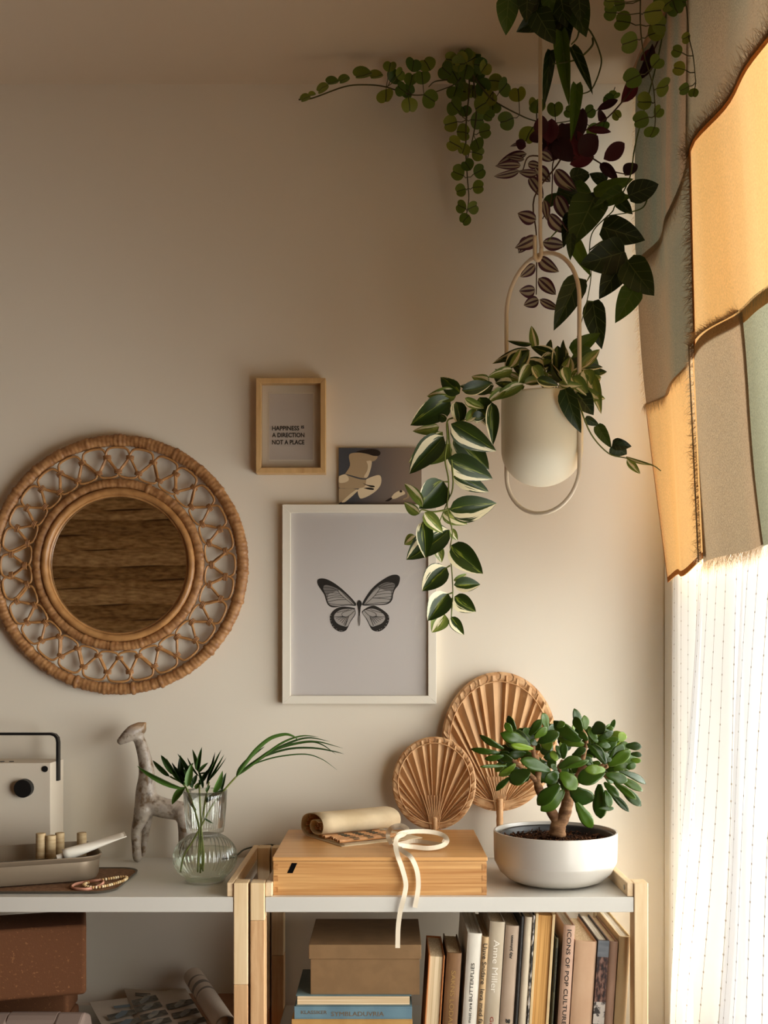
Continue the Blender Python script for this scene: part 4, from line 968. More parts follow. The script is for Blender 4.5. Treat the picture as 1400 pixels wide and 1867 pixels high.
jt = thing('jade_plant', 'jade plant with thick glossy leaves and a forked brown trunk', 'plant', (bc.x, bc.y, bc.z + hb - .02))
M['bark'] = pr('jade_bark', S(158, 118, 82), .75, spec=.2, var=((30, 30, 60), S(110, 76, 50), .4, .62, 5), bump=((60, 60, 160), .7, .004))
def jb(path, radii, d0=DB):
    pts = [P(*c7(q[0], q[1]), q[2] if len(q) > 2 else d0) for q in path]
    q = cr(pts, 4); n = len(q); rr = []
    for i in range(n):
        t = i / (n - 1) * (len(radii) - 1); k = min(int(t), len(radii) - 2); rr.append((radii[k] + (radii[k+1] - radii[k]) * (t - k)) * .2429 * DB / F * (1 + .05 * math.sin(i * 2.1)))
    return MB().tube(q, rr, 12)
part('trunk', jb([(640,1085),(650,1010),(690,940),(715,850),(735,760),(800,640),(860,560)], [66, 58, 48, 46, 40, 32, 26]), M['bark'], jt, smooth=True)
part('branch', jb([(655,1000),(600,910),(520,770),(490,680),(500,600),(480,470)], [44, 38, 34, 28, 24, 18]), M['bark'], jt, smooth=True)
for path in ([(735,760),(700,660),(650,590)], [(800,640),(930,600),(1020,565)], [(800,640),(840,480),(860,360),(830,290)], [(490,680),(360,560),(240,480)], [(500,600),(460,430),(500,340)], [(930,600),(1060,500),(1130,440)], [(930,600),(1040,650),(1100,680)], [(650,590),(680,520)]):
    part('twig', jb([(x, y, DB + .02 * math.sin(i * 2 + x)) for i, (x, y) in enumerate(path)], [20, 16, 12]), M['bark'], jt, smooth=True)
rg = random.Random(61)
jade_front = [(440,412,302,290,90),(335,300,260,195,62),(305,315,250,240,55),(430,405,225,320,105),(430,335,522,212,66),(470,352,562,268,64),(565,295,528,162,64),(490,405,438,368,52),(500,392,655,305,92),(825,372,612,258,108),(640,275,695,230,55),
 (245,432,58,340,50),(215,462,2,445,50),(245,482,96,515,48),(265,562,55,572,28),(330,540,212,655,60),(300,642,175,745,48),(440,600,288,690,125),(595,602,356,522,95),(310,520,208,490,66),(465,432,288,398,55),
 (650,602,558,692,98),(660,608,788,735,120),(665,700,488,855,115),(695,740,525,908,105),(650,582,812,487,84),(700,580,880,518,48),(640,602,592,545,42),(692,512,628,408,48),(688,512,692,388,62),(640,525,598,450,62),
 (740,722,905,855,145),(780,830,912,1045,95),(960,690,962,975,110),(1000,602,795,690,132),(1005,592,852,588,78),(1010,552,902,395,80),(1000,545,868,398,44),(1020,562,1192,448,92),(1060,592,1248,488,104),(1020,552,1142,405,94),(1020,535,1042,498,36),(1030,552,1138,543,42),
 (1000,622,1168,672,84),(1100,600,1335,682,56),(1060,680,1235,812,55),(1100,700,1275,865,80),(990,682,1105,795,64),(1020,740,1178,908,54),(1000,740,1042,875,64),(1080,642,1285,745,64),(950,880,1068,880,38),
 (805,300,778,132,64),(830,302,768,196,72),(850,292,856,186,58),(842,352,778,278,48),(872,372,808,300,54),(942,392,876,278,64),(900,312,1004,255,104),(940,362,1064,305,54),(1000,362,1108,368,42),(1040,312,1072,212,38),(1010,282,1064,272,32),(1108,382,1142,308,74),(1150,412,1274,420,64),
 (1190,472,1278,480,42),(1190,512,1272,522,42),(1160,582,1232,550,52),(950,402,1044,412,54),(850,402,640,352,84),(765,482,855,428,62)]
for i, row in enumerate(jade_front):
    leaves(jt, 'jade', [row + (None, -.03 - .03 * (i % 3) / 2 - (.05 if row[1] > 560 and 560 < row[0] < 1010 else 0))], c7, .2429, DB, rg, .012, .55, .3)
for k in range(115):   # leaves deeper inside and on the far side of the crown
    a = rg.uniform(0, 6.283); r = math.sqrt(rg.random())
    cx_, cy_ = 690 + 430 * r * math.cos(a), 480 + 190 * r * math.sin(a)
    a2 = a + rg.uniform(-.7, .7); ln = rg.uniform(80, 150)
    leaves(jt, 'jade', [(cx_, cy_, cx_ + ln * math.cos(a2), cy_ + ln * .8 * math.sin(a2), rg.uniform(60, 95), None, rg.uniform(.02, .10))], c7, .2429, DB, rg, .02, .8, .5)

# ------------------------------------------------------------------ palm leaf fans
M['palm_dry'] = pr('dried_palm', S(222, 182, 136), .6, spec=.3, var=((8, 8, 5), S(198, 152, 106), .35, .65, 4), bump=((160, 160, 10), .35, .002), trans=.12)
M['palm_rim'] = pr('dried_palm_rim', S(214, 172, 126), .6, var=((40, 40, 40), S(184, 134, 86), .35, .65, 4), bump=((200, 200, 200), .3, .001))
def fan(label, cxp, cyp, hw, hh, apy, dtop, dbot, top, bot, npl, seed, hw_handle, cap):
    rg = random.Random(seed)
    dd = lambda py: dbot + (dtop - dbot) * (bot - py) / (bot - top)
    t = thing('palm_fan', label, 'fan', P(cxp, bot, dbot), 'palm leaf fans leaning on the wall')
    Q = lambda x, y, o=0: P(x, y, dd(y) - o)
    def ray(a, k=1.0):   # from the apex to the oval
        dx, dy = math.sin(a), -math.cos(a); ax_, ay_ = (cxp - cxp) / hw, (apy - cyp) / hh
        A = (dx / hw) ** 2 + (dy / hh) ** 2; B_ = 2 * (ay_ * dy / hh); C_ = ay_ ** 2 - 1
        s = (-B_ + math.sqrt(max(0, B_ * B_ - 4 * A * C_))) / (2 * A); return s * k
    span = math.radians(122)
    for k in range(npl):
        # pleats bunch up toward the middle like a folded leaf
        e = lambda q: -span + 2 * span * ((q + (.28 * math.sin(q * 2.3 + seed) if 0 < q < npl else 0)) / npl)
        a0, a1 = e(k), e(k + 1); am = (a0 + a1) / 2 + rg.uniform(-.01, .01); rows = []
        for j in range(9):
            v = .02 + .955 * j / 8; h = .0016 + .010 * min(1, v * 1.3) * rg.uniform(.85, 1.15)
            bend = .28 * (1 - v) * math.sin(am)
            row = []
            for aa, o in ((a0, 0), ((a0 + am) / 2, h * .5), (am, h), ((am + a1) / 2, h * .45), (a1, 0)):
                s = ray(aa) * v; row.append(Q(cxp + s * math.sin(aa) * (1 - bend * abs(math.sin(aa)) * .6), apy - s * math.cos(aa) - 8 * (1 - v) * v, o))
            rows.append(row)
        part('pleat', MB().grid(rows), M['palm_dry'], t, smooth=False)
    def oval(a, k=1.0, o=0): return Q(cxp + hw * k * math.sin(a), cyp - hh * k * math.cos(a), o)
    nw = 26
    for k in range(nw):   # folded strips that make the border, one overlapping the next
        a0, a1 = 2 * math.pi * (k - .08) / nw, 2 * math.pi * (k + 1) / nw; rows = []
        if abs(math.sin((a0 + a1) / 4 * 1.0)) > .985: pass
        for j in range(5):
            a = a0 + (a1 - a0) * j / 4; lift = .0028 - .0022 * j / 4; tilt = .05
            rows.append([oval(a, .872, .004 + lift), oval(a + tilt, .91, .006 + lift), oval(a + tilt, .965, .006 + lift), oval(a, 1.0, .003 + lift), oval(a, 1.0, -.001), oval(a, .872, -.001)])
        part('rim_strip', MB().grid(rows, closed_u=True), M['palm_rim'], t, smooth=False)
    part('rim_cord', MB().tube([oval(2 * math.pi * k / 72, .862, .012) for k in range(72)], .0016, 6, closed=True), M['palm_rim'], t, smooth=True)
    hp_ = [Q(cxp + 1, apy - 22, .010), Q(cxp + 1, apy + 10, .008), Q(cxp + 1, bot, 0)]
    part('handle', MB().tube(cr(hp_, 8), [hw_handle * (1 + .12 * (i % 2)) for i in range(17)], 10), M['palm_rim'], t, smooth=True)
    for k in range(9):
        x = (k - 4) * 2.6
        part('stalk', MB().tube([Q(cxp + x * 2.2, apy - 62, .012), Q(cxp + x * 1.2, apy - 32, .012), Q(cxp + x * .6, apy, .010)], .0016, 5), M['palm_dry'], t)
    return t
fan('large dried palm leaf fan leaning on the wall behind the jade plant', 910, 1352, 105, 127, 1478, 2.862, 2.835, 1225, 1196 + .537 * F / 2.835, 46, 5, .0085, 1)
fan('small dried palm leaf fan leaning behind the bamboo box', 791.5, 1428, 76.5, 85, 1512, 2.832, 2.800, 1343, 1196 + .537 * F / 2.800, 40, 9, .007, 1)

# ------------------------------------------------------------------ glass vase with palm cuttings
DV = 2.545; vx = P(374, 1600, DV); vc_ = Vector((vx.x, vx.y, ZT)); sc = DV / F
M['glass'] = glassy('clear_ribbed_glass', (.95, .965, .95, 1), .02, .05, .75); M['water'] = glassy('vase_water', (.93, .95, .90, 1), .0, .02, .25)
vt = thing('glass_vase', 'clear ribbed glass vase with a round belly half full of water', 'vase', vc_)
prf = [(.0005, .001), (30, .001), (36, .004)]
prf = [(r * sc if r > 1 else r, z) for r, z in prf]
zc = (1611 - 1566) * sc; R = 57.5
for k in range(17):
    a = math.radians(-52 + (66 + 52) * k / 16); prf.append((R * sc * math.cos(a) if k else 37 * sc, zc + 47 * sc * math.sin(a)))
for zpx, r in ((91, 33), (94, 33), (100, 34.2), (120, 36), (140, 37.8), (155, 39.2), (166.5, 40.2)): prf.append((r * sc, zpx * sc))
prf += [((40.2 - 1.6) * sc, 166.5 * sc), ((37.8 - 1.8) * sc, 140 * sc), (34.2 * sc * .95, 100 * sc)]
nr = 44
ribs = lambda i, a: 1 + (.018 * math.cos(nr * a) if 3 < i < len(prf) - 5 else 0)
part('glass_body', MB().lathe(prf, nr * 6, vc_, rib=ribs), M['glass'], vt, smooth=True)
wp = [(.0005, .005), (34 * sc, .006)] + [(R * .95 * sc * math.cos(math.radians(q)), zc + 45 * sc * math.sin(math.radians(q))) for q in range(-48, 20, 8)] + [(.0005, zc + 46 * sc * math.sin(math.radians(14)))]
part('water', MB().lathe(wp, 48, vc_), M['water'], vt, smooth=True)
pv = thing('palm_cuttings', 'green palm leaf cuttings standing in the glass vase', 'plant cuttings', vc_ + Vector((0, 0, .01)))
rg = random.Random(71)
leaves(pv, 'palm', [(x0, y0, x0 + (x1 - x0) * 1.22, y0 + (y1 - y0) * 1.22, w_) for x0, y0, x1, y1, w_ in [(430,470,198,370,30),(350,402,263,323,30),(372,392,310,296,38),(430,440,410,308,40),(450,460,470,352,46),(440,460,368,542,44),(420,380,475,332,22),(500,362,489,268,24),(512,372,526,263,26),(516,376,558,330,22),(560,450,602,300,18),(565,440,628,283,16),(570,430,644,308,14),(575,420,658,318,9),
   (520,400,458,310,12),(600,492,648,398,36),(650,482,668,398,22),(555,552,642,488,30),(560,490,576,458,20),(520,450,556,380,22),(480,470,440,380,34),(470,440,380,350,20),(495,470,520,440,26),(540,470,520,380,20),(505,600,450,520,16),(545,640,590,668,12),(430,450,372,340,20),(520,380,565,375,10),(480,450,500,400,30),(450,450,340,330,24),(470,455,420,300,26),(500,430,440,420,18),(540,430,585,340,14)]], c8, .3143 * .95, DV, rg, .02, .4)
stems(pv, [[(440,460),(480,560),(505,640),(520,740),(515,850),(510,955)], [(520,420),(522,520),(530,700),(545,850),(540,950)], [(735,400),(680,460),(600,560),(545,660),(490,760),(430,860),(410,955)], [(560,500),(545,600),(530,700),(525,960)], [(350,400),(440,460),(500,620),(530,760),(535,940)], [(575,430),(560,520),(540,640)]], c8, DV, .0021, M['stem_green'], taper=False)
def blade(pts, w_, d0=DV):
    q = cr([P(*c8(x, y), d0) for x, y in pts], 7); n = len(q); a_, b_ = [], []; m_ = []
    for i, p in enumerate(q):
        t = (q[min(i+1, n-1)] - q[max(i-1, 0)]).normalized(); s = t.cross(Vector((0, 1, .25))).normalized(); v = i / (n - 1)
        ww = w_ * .3143 * d0 / F * .5 * (math.sin(math.pi * min(1, .04 + v ** .7 * .96)) ** .7)
        a_.append(p + s * ww + Vector((0, .002, 0))); b_.append(p - s * ww + Vector((0, .002, 0))); m_.append(p - Vector((0, .001, 0)))
    uv = [(0, i / n) for i in range(n)] + [(.5, i / n) for i in range(n)] + [(1, i / n) for i in range(n)]
    return part('leaflet', MB().grid([a_, m_, b_]), Lm['palm'], pv, smooth=True, uv=uv)
for i, (p, w_) in enumerate((([(735,402),(790,320),(850,245),(930,180),(1010,156),(1060,165),(1097,192)],24),([(750,390),(880,290),(1000,205),(1110,166),(1212,170)],14),([(760,385),(900,280),(1030,210),(1150,176),(1277,197)],15),([(770,372),(940,255),(1080,208),(1200,198),(1352,236)],14),
      ([(800,340),(900,282),(1040,240),(1180,235),(1300,255),(1358,270)],13),([(780,356),(870,315),(980,285),(1130,271),(1230,300),(1318,362)],9),([(850,300),(1000,232),(1150,200),(1230,215),(1312,272)],12),([(735,400),(760,350),(820,285),(900,225)],22),([(745,392),(800,345),(860,300),(920,250)],18))):
    blade(p, w_, DV - .03 + .012 * i)

# ------------------------------------------------------------------ ceramic giraffe
DG = 2.80
def gp(x, y, dz=0): return P(*c8(x, y), DG + dz)
gs = .3143 * DG / F
gm = MB()
def limb(pts, radii, dz=0):
    q = cr([gp(x, y, z) for x, y, z in pts], 5); n = len(q); rr = []
    for i in range(n):
        t = i / (n - 1) * (len(radii) - 1); k = min(int(t), len(radii) - 2); rr.append((radii[k] + (radii[k+1] - radii[k]) * (t - k)) * gs)
    gm.tube(q, rr, 14)
    gm.sphere(q[0], rr[0], 12, 8); gm.sphere(q[-1], rr[-1], 12, 8)
limb([(64,190,-.02),(95,168,-.016),(135,138,-.008),(175,118,0)], [24, 36, 44, 40])
limb([(158,150,0),(185,220,0),(205,300,0),(215,390,0),(210,480,0),(212,560,0)], [32, 36, 40, 48, 60, 68])
limb([(212,540,0),(300,575,0),(380,590,0),(425,600,0)], [66, 60, 58, 58])
limb([(195,590,-.012),(175,650,-.015),(152,720,-.016),(155,800,-.016),(160,868,-.016)], [56, 42, 29, 27, 27])
limb([(215,600,.02),(210,690,.025),(200,780,.026),(190,845,.026)], [40, 27, 19, 18])
limb([(420,610,-.012),(440,690,-.014),(455,780,-.014),(462,868,-.014)], [50, 34, 27, 26])
limb([(430,610,.02),(425,720,.025),(420,845,.026)], [44, 28, 22])
limb([(185,100,-.006),(205,88,-.006),(213,82,-.006)], [18, 13, 6])
limb([(185,108,.010),(203,96,.010),(210,90,.010)], [16, 11, 6])
tmp = bpy.data.objects.new('tmp', gm.mesh('tmp')); COL.objects.link(tmp)
rm = tmp.modifiers.new('r', 'REMESH'); rm.mode = 'VOXEL'; rm.voxel_size = .0036
sm_ = tmp.modifiers.new('s', 'SMOOTH'); sm_.iterations = 6; sm_.factor = .6
gme = bpy.data.meshes.new_from_object(tmp.evaluated_get(bpy.context.evaluated_depsgraph_get()))
bpy.data.objects.remove(tmp); gme.name = 'giraffe_figurine'; gme.materials.clear(); gme.shade_smooth()
zmin = min(v.co.z for v in gme.vertices)
for v in gme.vertices: v.co.z += ZT - zmin
def giraffe_mat():
    m, nt, out = newmat('glazed_giraffe'); b = N(nt, 'ShaderNodeBsdfPrincipled'); b.inputs['Roughness'].default_value = .38
    n1 = N(nt, 'ShaderNodeTexNoise'); n1.inputs['Scale'].default_value = 1; n1.inputs['Detail'].default_value = 3; L(nt, mapping(nt, 34), n1.inputs['Vector'])
    n2 = N(nt, 'ShaderNodeTexNoise'); n2.inputs['Scale'].default_value = 1; n2.inputs['Detail'].default_value = 4; L(nt, mapping(nt, 60), n2.inputs['Vector'])
    base = ramp(nt, n2.outputs[0], [(.3, S(120, 106, 92)), (.5, S(164, 152, 138)), (.75, S(148, 136, 128))])
    spot = ramp(nt, n2.outputs[0], [(.3, S(74, 54, 36)), (.7, S(118, 92, 62))])
    f = ramp(nt, n1.outputs[0], [(.54, (0, 0, 0, 1)), (.62, (.9, .9, .9, 1))])
    mx = N(nt, 'ShaderNodeMix', data_type='RGBA'); L(nt, f, mx.inputs[0]); L(nt, base, mx.inputs[6]); L(nt, spot, mx.inputs[7])
    sp = N(nt, 'ShaderNodeSeparateXYZ'); tc = N(nt, 'ShaderNodeTexCoord'); L(nt, tc.outputs['Object'], sp.inputs[0])
    r = N(nt, 'ShaderNodeMapRange'); r.inputs[1].default_value = 1.305; r.inputs[2].default_value = 1.335; L(nt, sp.outputs[2], r.inputs[0])
    m2 = N(nt, 'ShaderNodeMix', data_type='RGBA'); L(nt, mathn(nt, 'MULTIPLY', r.outputs[0], .55), m2.inputs[0]); L(nt, mx.outputs[2], m2.inputs[6]); m2.inputs[7].default_value = S(190, 138, 66)
    L(nt, m2.outputs[2], b.inputs['Base Color'])
    bp2 = N(nt, 'ShaderNodeBump'); bp2.inputs['Strength'].default_value = .4; bp2.inputs['Distance'].default_value = .004; L(nt, n2.outputs[0], bp2.inputs['Height']); L(nt, bp2.outputs[0], b.inputs['Normal'])
    L(nt, b.outputs[0], out.inputs[0]); return m
solo('giraffe_figurine', gme, giraffe_mat(), 'grey glazed ceramic giraffe figurine with brown patches behind the vase', 'figurine')
# ------------------------------------------------------------------ radio
D1, D2 = 2.742, 2.852
rx1 = P(92, 1391, D1).x; rx0 = rx1 - .31; rz1 = P(92, 1391, D1).z
M['radio'] = pr('radio_white', S(216, 204, 186), .5); M['radio_side'] = M['radio']
rt = thing('portable_radio', 'white box radio with black knob and black carrying handle', 'radio', ((rx0 + rx1) / 2, (D1 + D2) / 2 - 2.88, ZT))
part('radio_body', MB().box(rx0, rx1, D1 - 2.88, D2 - 2.88, ZT + .006, rz1), M['radio'], rt, bevel=.0015)
for x in (rx0 + .03, rx1 - .03): part('foot', MB().cyl((x, -.08, ZT), (x, -.08, ZT + .008), .01, 12), M['black'], rt)
ym = (D1 + D2) / 2 - 2.88
ht = P(100, 1338, (D1 + D2) / 2).z; hb_ = P(100, 1423, (D1 + D2) / 2).z
hx = rx1 + .003
hpts = [Vector((hx, ym, hb_)), Vector((hx, ym, hb_ + .05)), Vector((hx, ym, ht - .022)), Vector((hx - .002, ym, ht - .010)), Vector((hx - .008, ym, ht - .003)), Vector((hx - .018, ym, ht)), Vector((hx - .12, ym, ht)), Vector((rx0 + .015, ym, ht)), Vector((rx0 + .005, ym, ht - .003)), Vector((rx0 - .001, ym, ht - .010)), Vector((rx0 - .003, ym, ht - .02)), Vector((rx0 - .003, ym, hb_))]
hm = MB()
outer = [(p.x, p.z) for p in hpts]
rows = []
for i, p in enumerate(hpts):
    t = (hpts[min(i+1, len(hpts)-1)] - hpts[max(i-1, 0)]).normalized(); n_ = Vector((-t.z, 0, t.x)) * .0032
    rows.append([p + n_ + Vector((0, -.009, 0)), p - n_ + Vector((0, -.009, 0)), p - n_ + Vector((0, .009, 0)), p + n_ + Vector((0, .009, 0))])
hm.grid(rows, closed_u=True); hm.f += [(0, 1, 2, 3), tuple(len(hm.v) - 4 + k for k in (3, 2, 1, 0))]; hm.m += [0, 0]
part('carry_handle', hm, M['black'], rt)
kc = P(46, 1436, D1); kr = 16.5 * D1 / F
part('tuning_knob', MB().cyl((kc.x, kc.y + .001, kc.z), (kc.x - .001, kc.y - .018, kc.z - .001), kr, 40), M['black'], rt, bevel=.0012)
kc = P(82, 1402, D1); part('switch_button', MB().cyl((kc.x, kc.y + .001, kc.z), (kc.x, kc.y - .002, kc.z), 5.6 * D1 / F, 24), M['black'], rt)
for px_ in (4, 21): 
    q = P(px_, 1388, D1 + .03); part('top_button', MB().cyl((q.x, q.y, rz1 - .001), (q.x, q.y, rz1 + .0015), .006, 16), M['black'], rt)

# ------------------------------------------------------------------ rounded trays
def rrect(x0, x1, y0, y1, r, n=8):
    out = []
    for cx_, cy_, a0 in ((x1 - r, y0 + r, -90), (x1 - r, y1 - r, 0), (x0 + r, y1 - r, 90), (x0 + r, y0 + r, 180)):
        for k in range(n + 1):
            a = math.radians(a0 + 90 * k / n); out.append((cx_ + r * math.cos(a), cy_ + r * math.sin(a)))
    return out
def loft(loops, close_bottom=True, close_top=True):
    mb = MB(); mb.grid(loops, closed_u=True); n = len(loops[0])
    if close_bottom: mb.f.append(tuple(range(n - 1, -1, -1))); mb.m.append(0)
    if close_top: o = (len(loops) - 1) * n; mb.f.append(tuple(o + k for k in range(n))); mb.m.append(0)
    return mb
M['tray_metal'] = pr('dark_tray_metal', S(92, 84, 72), .4, metal=.4); M['cork_mat'] = pr('cork_mat', S(132, 96, 66), .85, var=((90, 90, 90), S(108, 74, 48), .4, .6, 5))
ft = thing('flat_tray', 'flat dark tray with a brown lining under the metal organiser', 'tray', (-.84, -.335, ZT))
def loop2(x0, x1, y0, y1, r, z): return [Vector((a, b, z)) for a, b in rrect(x0, x1, y0, y1, r)]
X0, X1, Y0, Y1 = -1.08, -.617, 2.412 - 2.88, 2.69 - 2.88
e = lambda k, z: loop2(X0 + k, X1 - k, Y0 + k, Y1 - k, .05 - k * .6, z)
part('tray_body', loft([e(.006, ZT), e(.002, ZT + .001), e(0, ZT + .0055), e(.0015, ZT + .0062), e(.003, ZT + .0055), e(.005, ZT + .003)]), M['tray_metal'], ft, smooth='angle')
part('lining', MB().add(loop2(X0 + .0055, X1 - .0055, Y0 + .0055, Y1 - .0055, .0467, ZT + .0033), [tuple(range(36))]), M['cork_mat'], ft)
# organiser, turned about 22 degrees
ca = math.radians(21.5); org = Vector((-.668, 2.528 - 2.88, 0))
RT = Matrix.Translation((org.x, org.y, ZT + .0045)) @ Matrix.Rotation(ca, 4, 'Z')
M['org'] = pr('warm_grey_metal', S(140, 124, 104), .38, metal=.55, spec=.5); M['org_in'] = pr('organiser_inside', S(98, 86, 70), .5, metal=.3)
ot = thing('desk_organiser', 'deep grey metal organiser tray with rounded corners', 'tray', RT.translation, rot=(0, 0, ca))
def ol(k, z, kk=0): return [Vector((a, b, z)) for a, b in rrect(-.44 + k, 0 - k, 0 + k, .235 - k, .055 - k * .5)]
ho = .060
part('organiser_body', loft([ol(.020, 0), ol(.012, .003), ol(.007, .014), ol(.005, ho - .012), ol(.003, ho - .010), ol(.0, ho - .002), ol(.001, ho), ol(.004, ho), ol(.0065, ho - .010), ol(.010, .014), ol(.016, .006)]), [M['org']], ot, smooth='angle', world=False)
part('divider', MB().box(-.43, -.008, .112, .115, .006, .042), M['org_in'], ot, world=False)
part('divider', MB().box(-.20, -.197, .01, .112, .006, .042), M['org_in'], ot, world=False)
M['peg'] = pr('turned_pale_wood', S(196, 172, 132), .6, var=((20, 20, 120), S(176, 148, 108), .4, .6))
for (px_, py0, py1, w_, nm) in ((74.5, 1519, 1553, 8.8, 'pale wooden peg standing nearest the radio end of the organiser'), (93, 1523, 1554, 8.8, 'second pale wooden peg in the organiser, slightly lower than its neighbour'), (109, 1518, 1551, 8.2, 'third pale wooden peg in the organiser, beside the radio corner'), (149, 1518, 1549, 8.5, 'pale wooden peg standing alone behind the white tube')):
    d = 2.60 + (.03 if px_ > 100 else 0) + (.01 if px_ > 140 else 0); a = P(px_, py0, d)
    b0 = ZT + .0105 
    solo('wooden_peg', MB().cyl((a.x, a.y, b0), (a.x, a.y, a.z), w_ * d / F, 24), M['peg'], nm, 'wooden peg', 'wooden pegs in the organiser', bevel=.001)
# paint tube
tb = thing('paint_tube', 'white squeezed tube lying across the organiser with its crimped end up', 'tube', P(130, 1560, 2.56))
ta, tb2 = P(116, 1560, 2.55), P(227, 1521.5, 2.60); ax = (tb2 - ta); rows = []
sd1 = ax.normalized().cross(Vector((0, 1, .3))).normalized(); sd2 = ax.normalized().cross(sd1)
for j in range(13):
    v = j / 12; c_ = ta + ax * v; ra = (.0150 * (1 - v) ** .8 + .0008) ; rbw = .0145 + .004 * v
    rows.append([c_ + sd1 * math.cos(q) * ra + sd2 * math.sin(q) * rbw for q in (2 * math.pi * k / 18 for k in range(18))])
M['tube_white'] = pr('tube_white', S(232, 224, 210), .35)
part('tube_body', loft(rows), M['tube_white'], tb, smooth=True)
part('crimp', MB().obox(Matrix.Translation(tb2 - ax * .01) @ Matrix((sd1, sd2, ax.normalized())).transposed().to_4x4(), .0022, .032, .008), M['tube_white'], tb)
part('tube_cap', MB().cyl(ta - ax.normalized() * .016, ta, .0075, 16), M['tube_white'], tb)
# bracelets
bt = thing('bead_bracelet', 'bracelet of small pale wooden beads on the flat tray', 'bracelet', on_z(195, 1614, ZT + .004))
zb = ZT + .008
outl = cr([on_z(x, y, zb) for x, y in ((152, 1614), (158, 1610), (175, 1606), (200, 1602), (220, 1599), (231, 1600), (226, 1605), (209, 1611), (189, 1616), (170, 1618), (156, 1616), (152, 1612))], 10)
acc = [outl[0]]; 
for p in outl:
    if (p - acc[-1]).length > .0056: acc.append(p)
bead = MB().lathe([(.0004, -.0021), (.0032, -.0021), (.0038, 0), (.0032, .0021), (.0004, .0021)], 10).mesh('bead', True)
M['beads'] = [pr('bead_cream', S(224, 196, 146), .5), pr('bead_tan', S(196, 158, 106), .5), pr('bead_light', S(236, 216, 176), .5)]
bms = []
for m in M['beads']:
    q = bead.copy(); q.materials.append(m); bms.append(q)
rg = random.Random(4)
for i, p in enumerate(acc):
    t = (acc[(i + 1) % len(acc)] - acc[i - 1]).normalized()
    part('bead', bms[rg.randrange(3)], None, bt, basis=Matrix.Translation(p) @ Vector((0, 0, 1)).rotation_difference(t).to_matrix().to_4x4())
rg_ = cr([on_z(x, y, ZT + .0065 + (.006 if 165 < x < 190 and y < 1611 else 0)) for x, y in ((131, 1616), (138, 1612), (152, 1609), (172, 1606), (186, 1606), (188, 1610), (178, 1616), (160, 1621), (142, 1621), (132, 1619), (131, 1616))], 8)[:-1]
solo('pink_bangle', MB().tube(rg_, .0022, 8, closed=True, flat=1.7), pr('dusty_pink', S(196, 140, 116), .5), 'thin dusty pink bangle beside the bead bracelet', 'bangle', smooth=True)

# ------------------------------------------------------------------ bamboo box
bx0, bx1 = xp(498.5, 2.40), xp(887, 2.40); by0, by1 = 2.40 - 2.88, 2.78 - 2.88
lidz = 1.5 - (1563.5 - VY) / F * 2.395; bz1 = lidz - .0095
bt_ = thing('bamboo_box', 'lidded bamboo box with finger joints on the white shelf', 'box', ((bx0 + bx1) / 2, (by0 + by1) / 2, ZT))
tk = .010
fp = MB().box(bx0 + tk, bx1 - tk, by0, by0 + tk, ZT, bz1); part('front_panel', fp, M['bamboo'], bt_)
part('back_panel', MB().box(bx0, bx1, by1 - tk, by1, ZT, bz1), M['bamboo'], bt_)
for a, b in ((bx0, bx0 + tk), (bx1 - tk, bx1)): part('side_panel', MB().box(a, b, by0 + .0, by1 - tk, ZT, bz1), M['bamboo'], bt_)
fh = (bz1 - ZT) / 6
for k in (0, 2, 4):
    part('finger_joint', MB().box(bx0 - .0004, bx0 + tk + .0002, by0 - .0006, by0 + tk, ZT + k * fh + fh * .5, ZT + (k + 1) * fh + fh * .5), M['bamboo_end'], bt_)
    part('finger_joint', MB().box(bx1 - tk - .0002, bx1 + .0004, by0 - .0006, by0 + tk, ZT + k * fh + fh * .5, ZT + (k + 1) * fh + fh * .5), M['bamboo_end'], bt_)
part('lid', MB().box(bx0 - .002, bx1 + .002, by0 - .003, by1 + .001, bz1 + .0012, lidz), M['bamboo_lid'], bt_, bevel=.0015)
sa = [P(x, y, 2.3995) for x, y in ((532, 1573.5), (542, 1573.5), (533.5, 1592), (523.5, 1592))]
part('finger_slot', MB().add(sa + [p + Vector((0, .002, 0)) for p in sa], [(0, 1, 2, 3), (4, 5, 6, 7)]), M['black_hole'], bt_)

# ------------------------------------------------------------------ pencil roll with ribbon
zl = lidz + .0005
O = Vector((-.185, -.225, zl)); av = Vector((.848, .53, 0)); bv = Vector((.53, -.848, 0))
M['canvas'] = pr('natural_canvas', S(226, 206, 172), .85, spec=.15, bump=((700, 700, 700), .35, .001), var=((12, 12, 12), S(208, 186, 150), .35, .65))
M['canvas_in'] = pr('canvas_inside', S(196, 172, 136), .9, spec=.1); M['elastic'] = pr('dark_elastic', S(84, 74, 56), .8)
M['pencil'] = wood('pencil_wood', S(206, 154, 102), S(176, 122, 74), (40, 40, 40), .5); M['graphite'] = pr('graphite', S(60, 50, 42), .6)
pt_ = thing('pencil_roll', 'half rolled natural canvas pencil roll on the bamboo box lid', 'pencil case', O + bv * .05)
spi = [(.150, .0015), (.11, .0015), (.06, .0015), (.01, .0015), (-.035, .002), (-.055, .010), (-.060, .024), (-.048, .038), (-.015, .046), (.02, .047), (.046, .041), (.056, .029), (.048, .016), (.028, .012), (.004, .013), (-.012, .020), (-.008, .031), (.012, .036), (.034, .033)]
spc = cr([Vector((a, b, 0)) for a, b in spi], 5)
ln_ = .215
def sw(p, s): return O + av * s + bv * p.x + Vector((0, 0, p.y * (1.0 if p.y < .0085 else 1.3) - (0 if p.y < .0085 else .0025)))
rows = []
for k in range(9):
    s = ln_ * k / 8
    rows.append([sw(p, s + (.012 * math.sin(min(1, max(0, (p.x + .02) / .17)) * 1.5) if k in (0, 8) else 0) * (1 if k == 8 else -.2)) for p in spc])
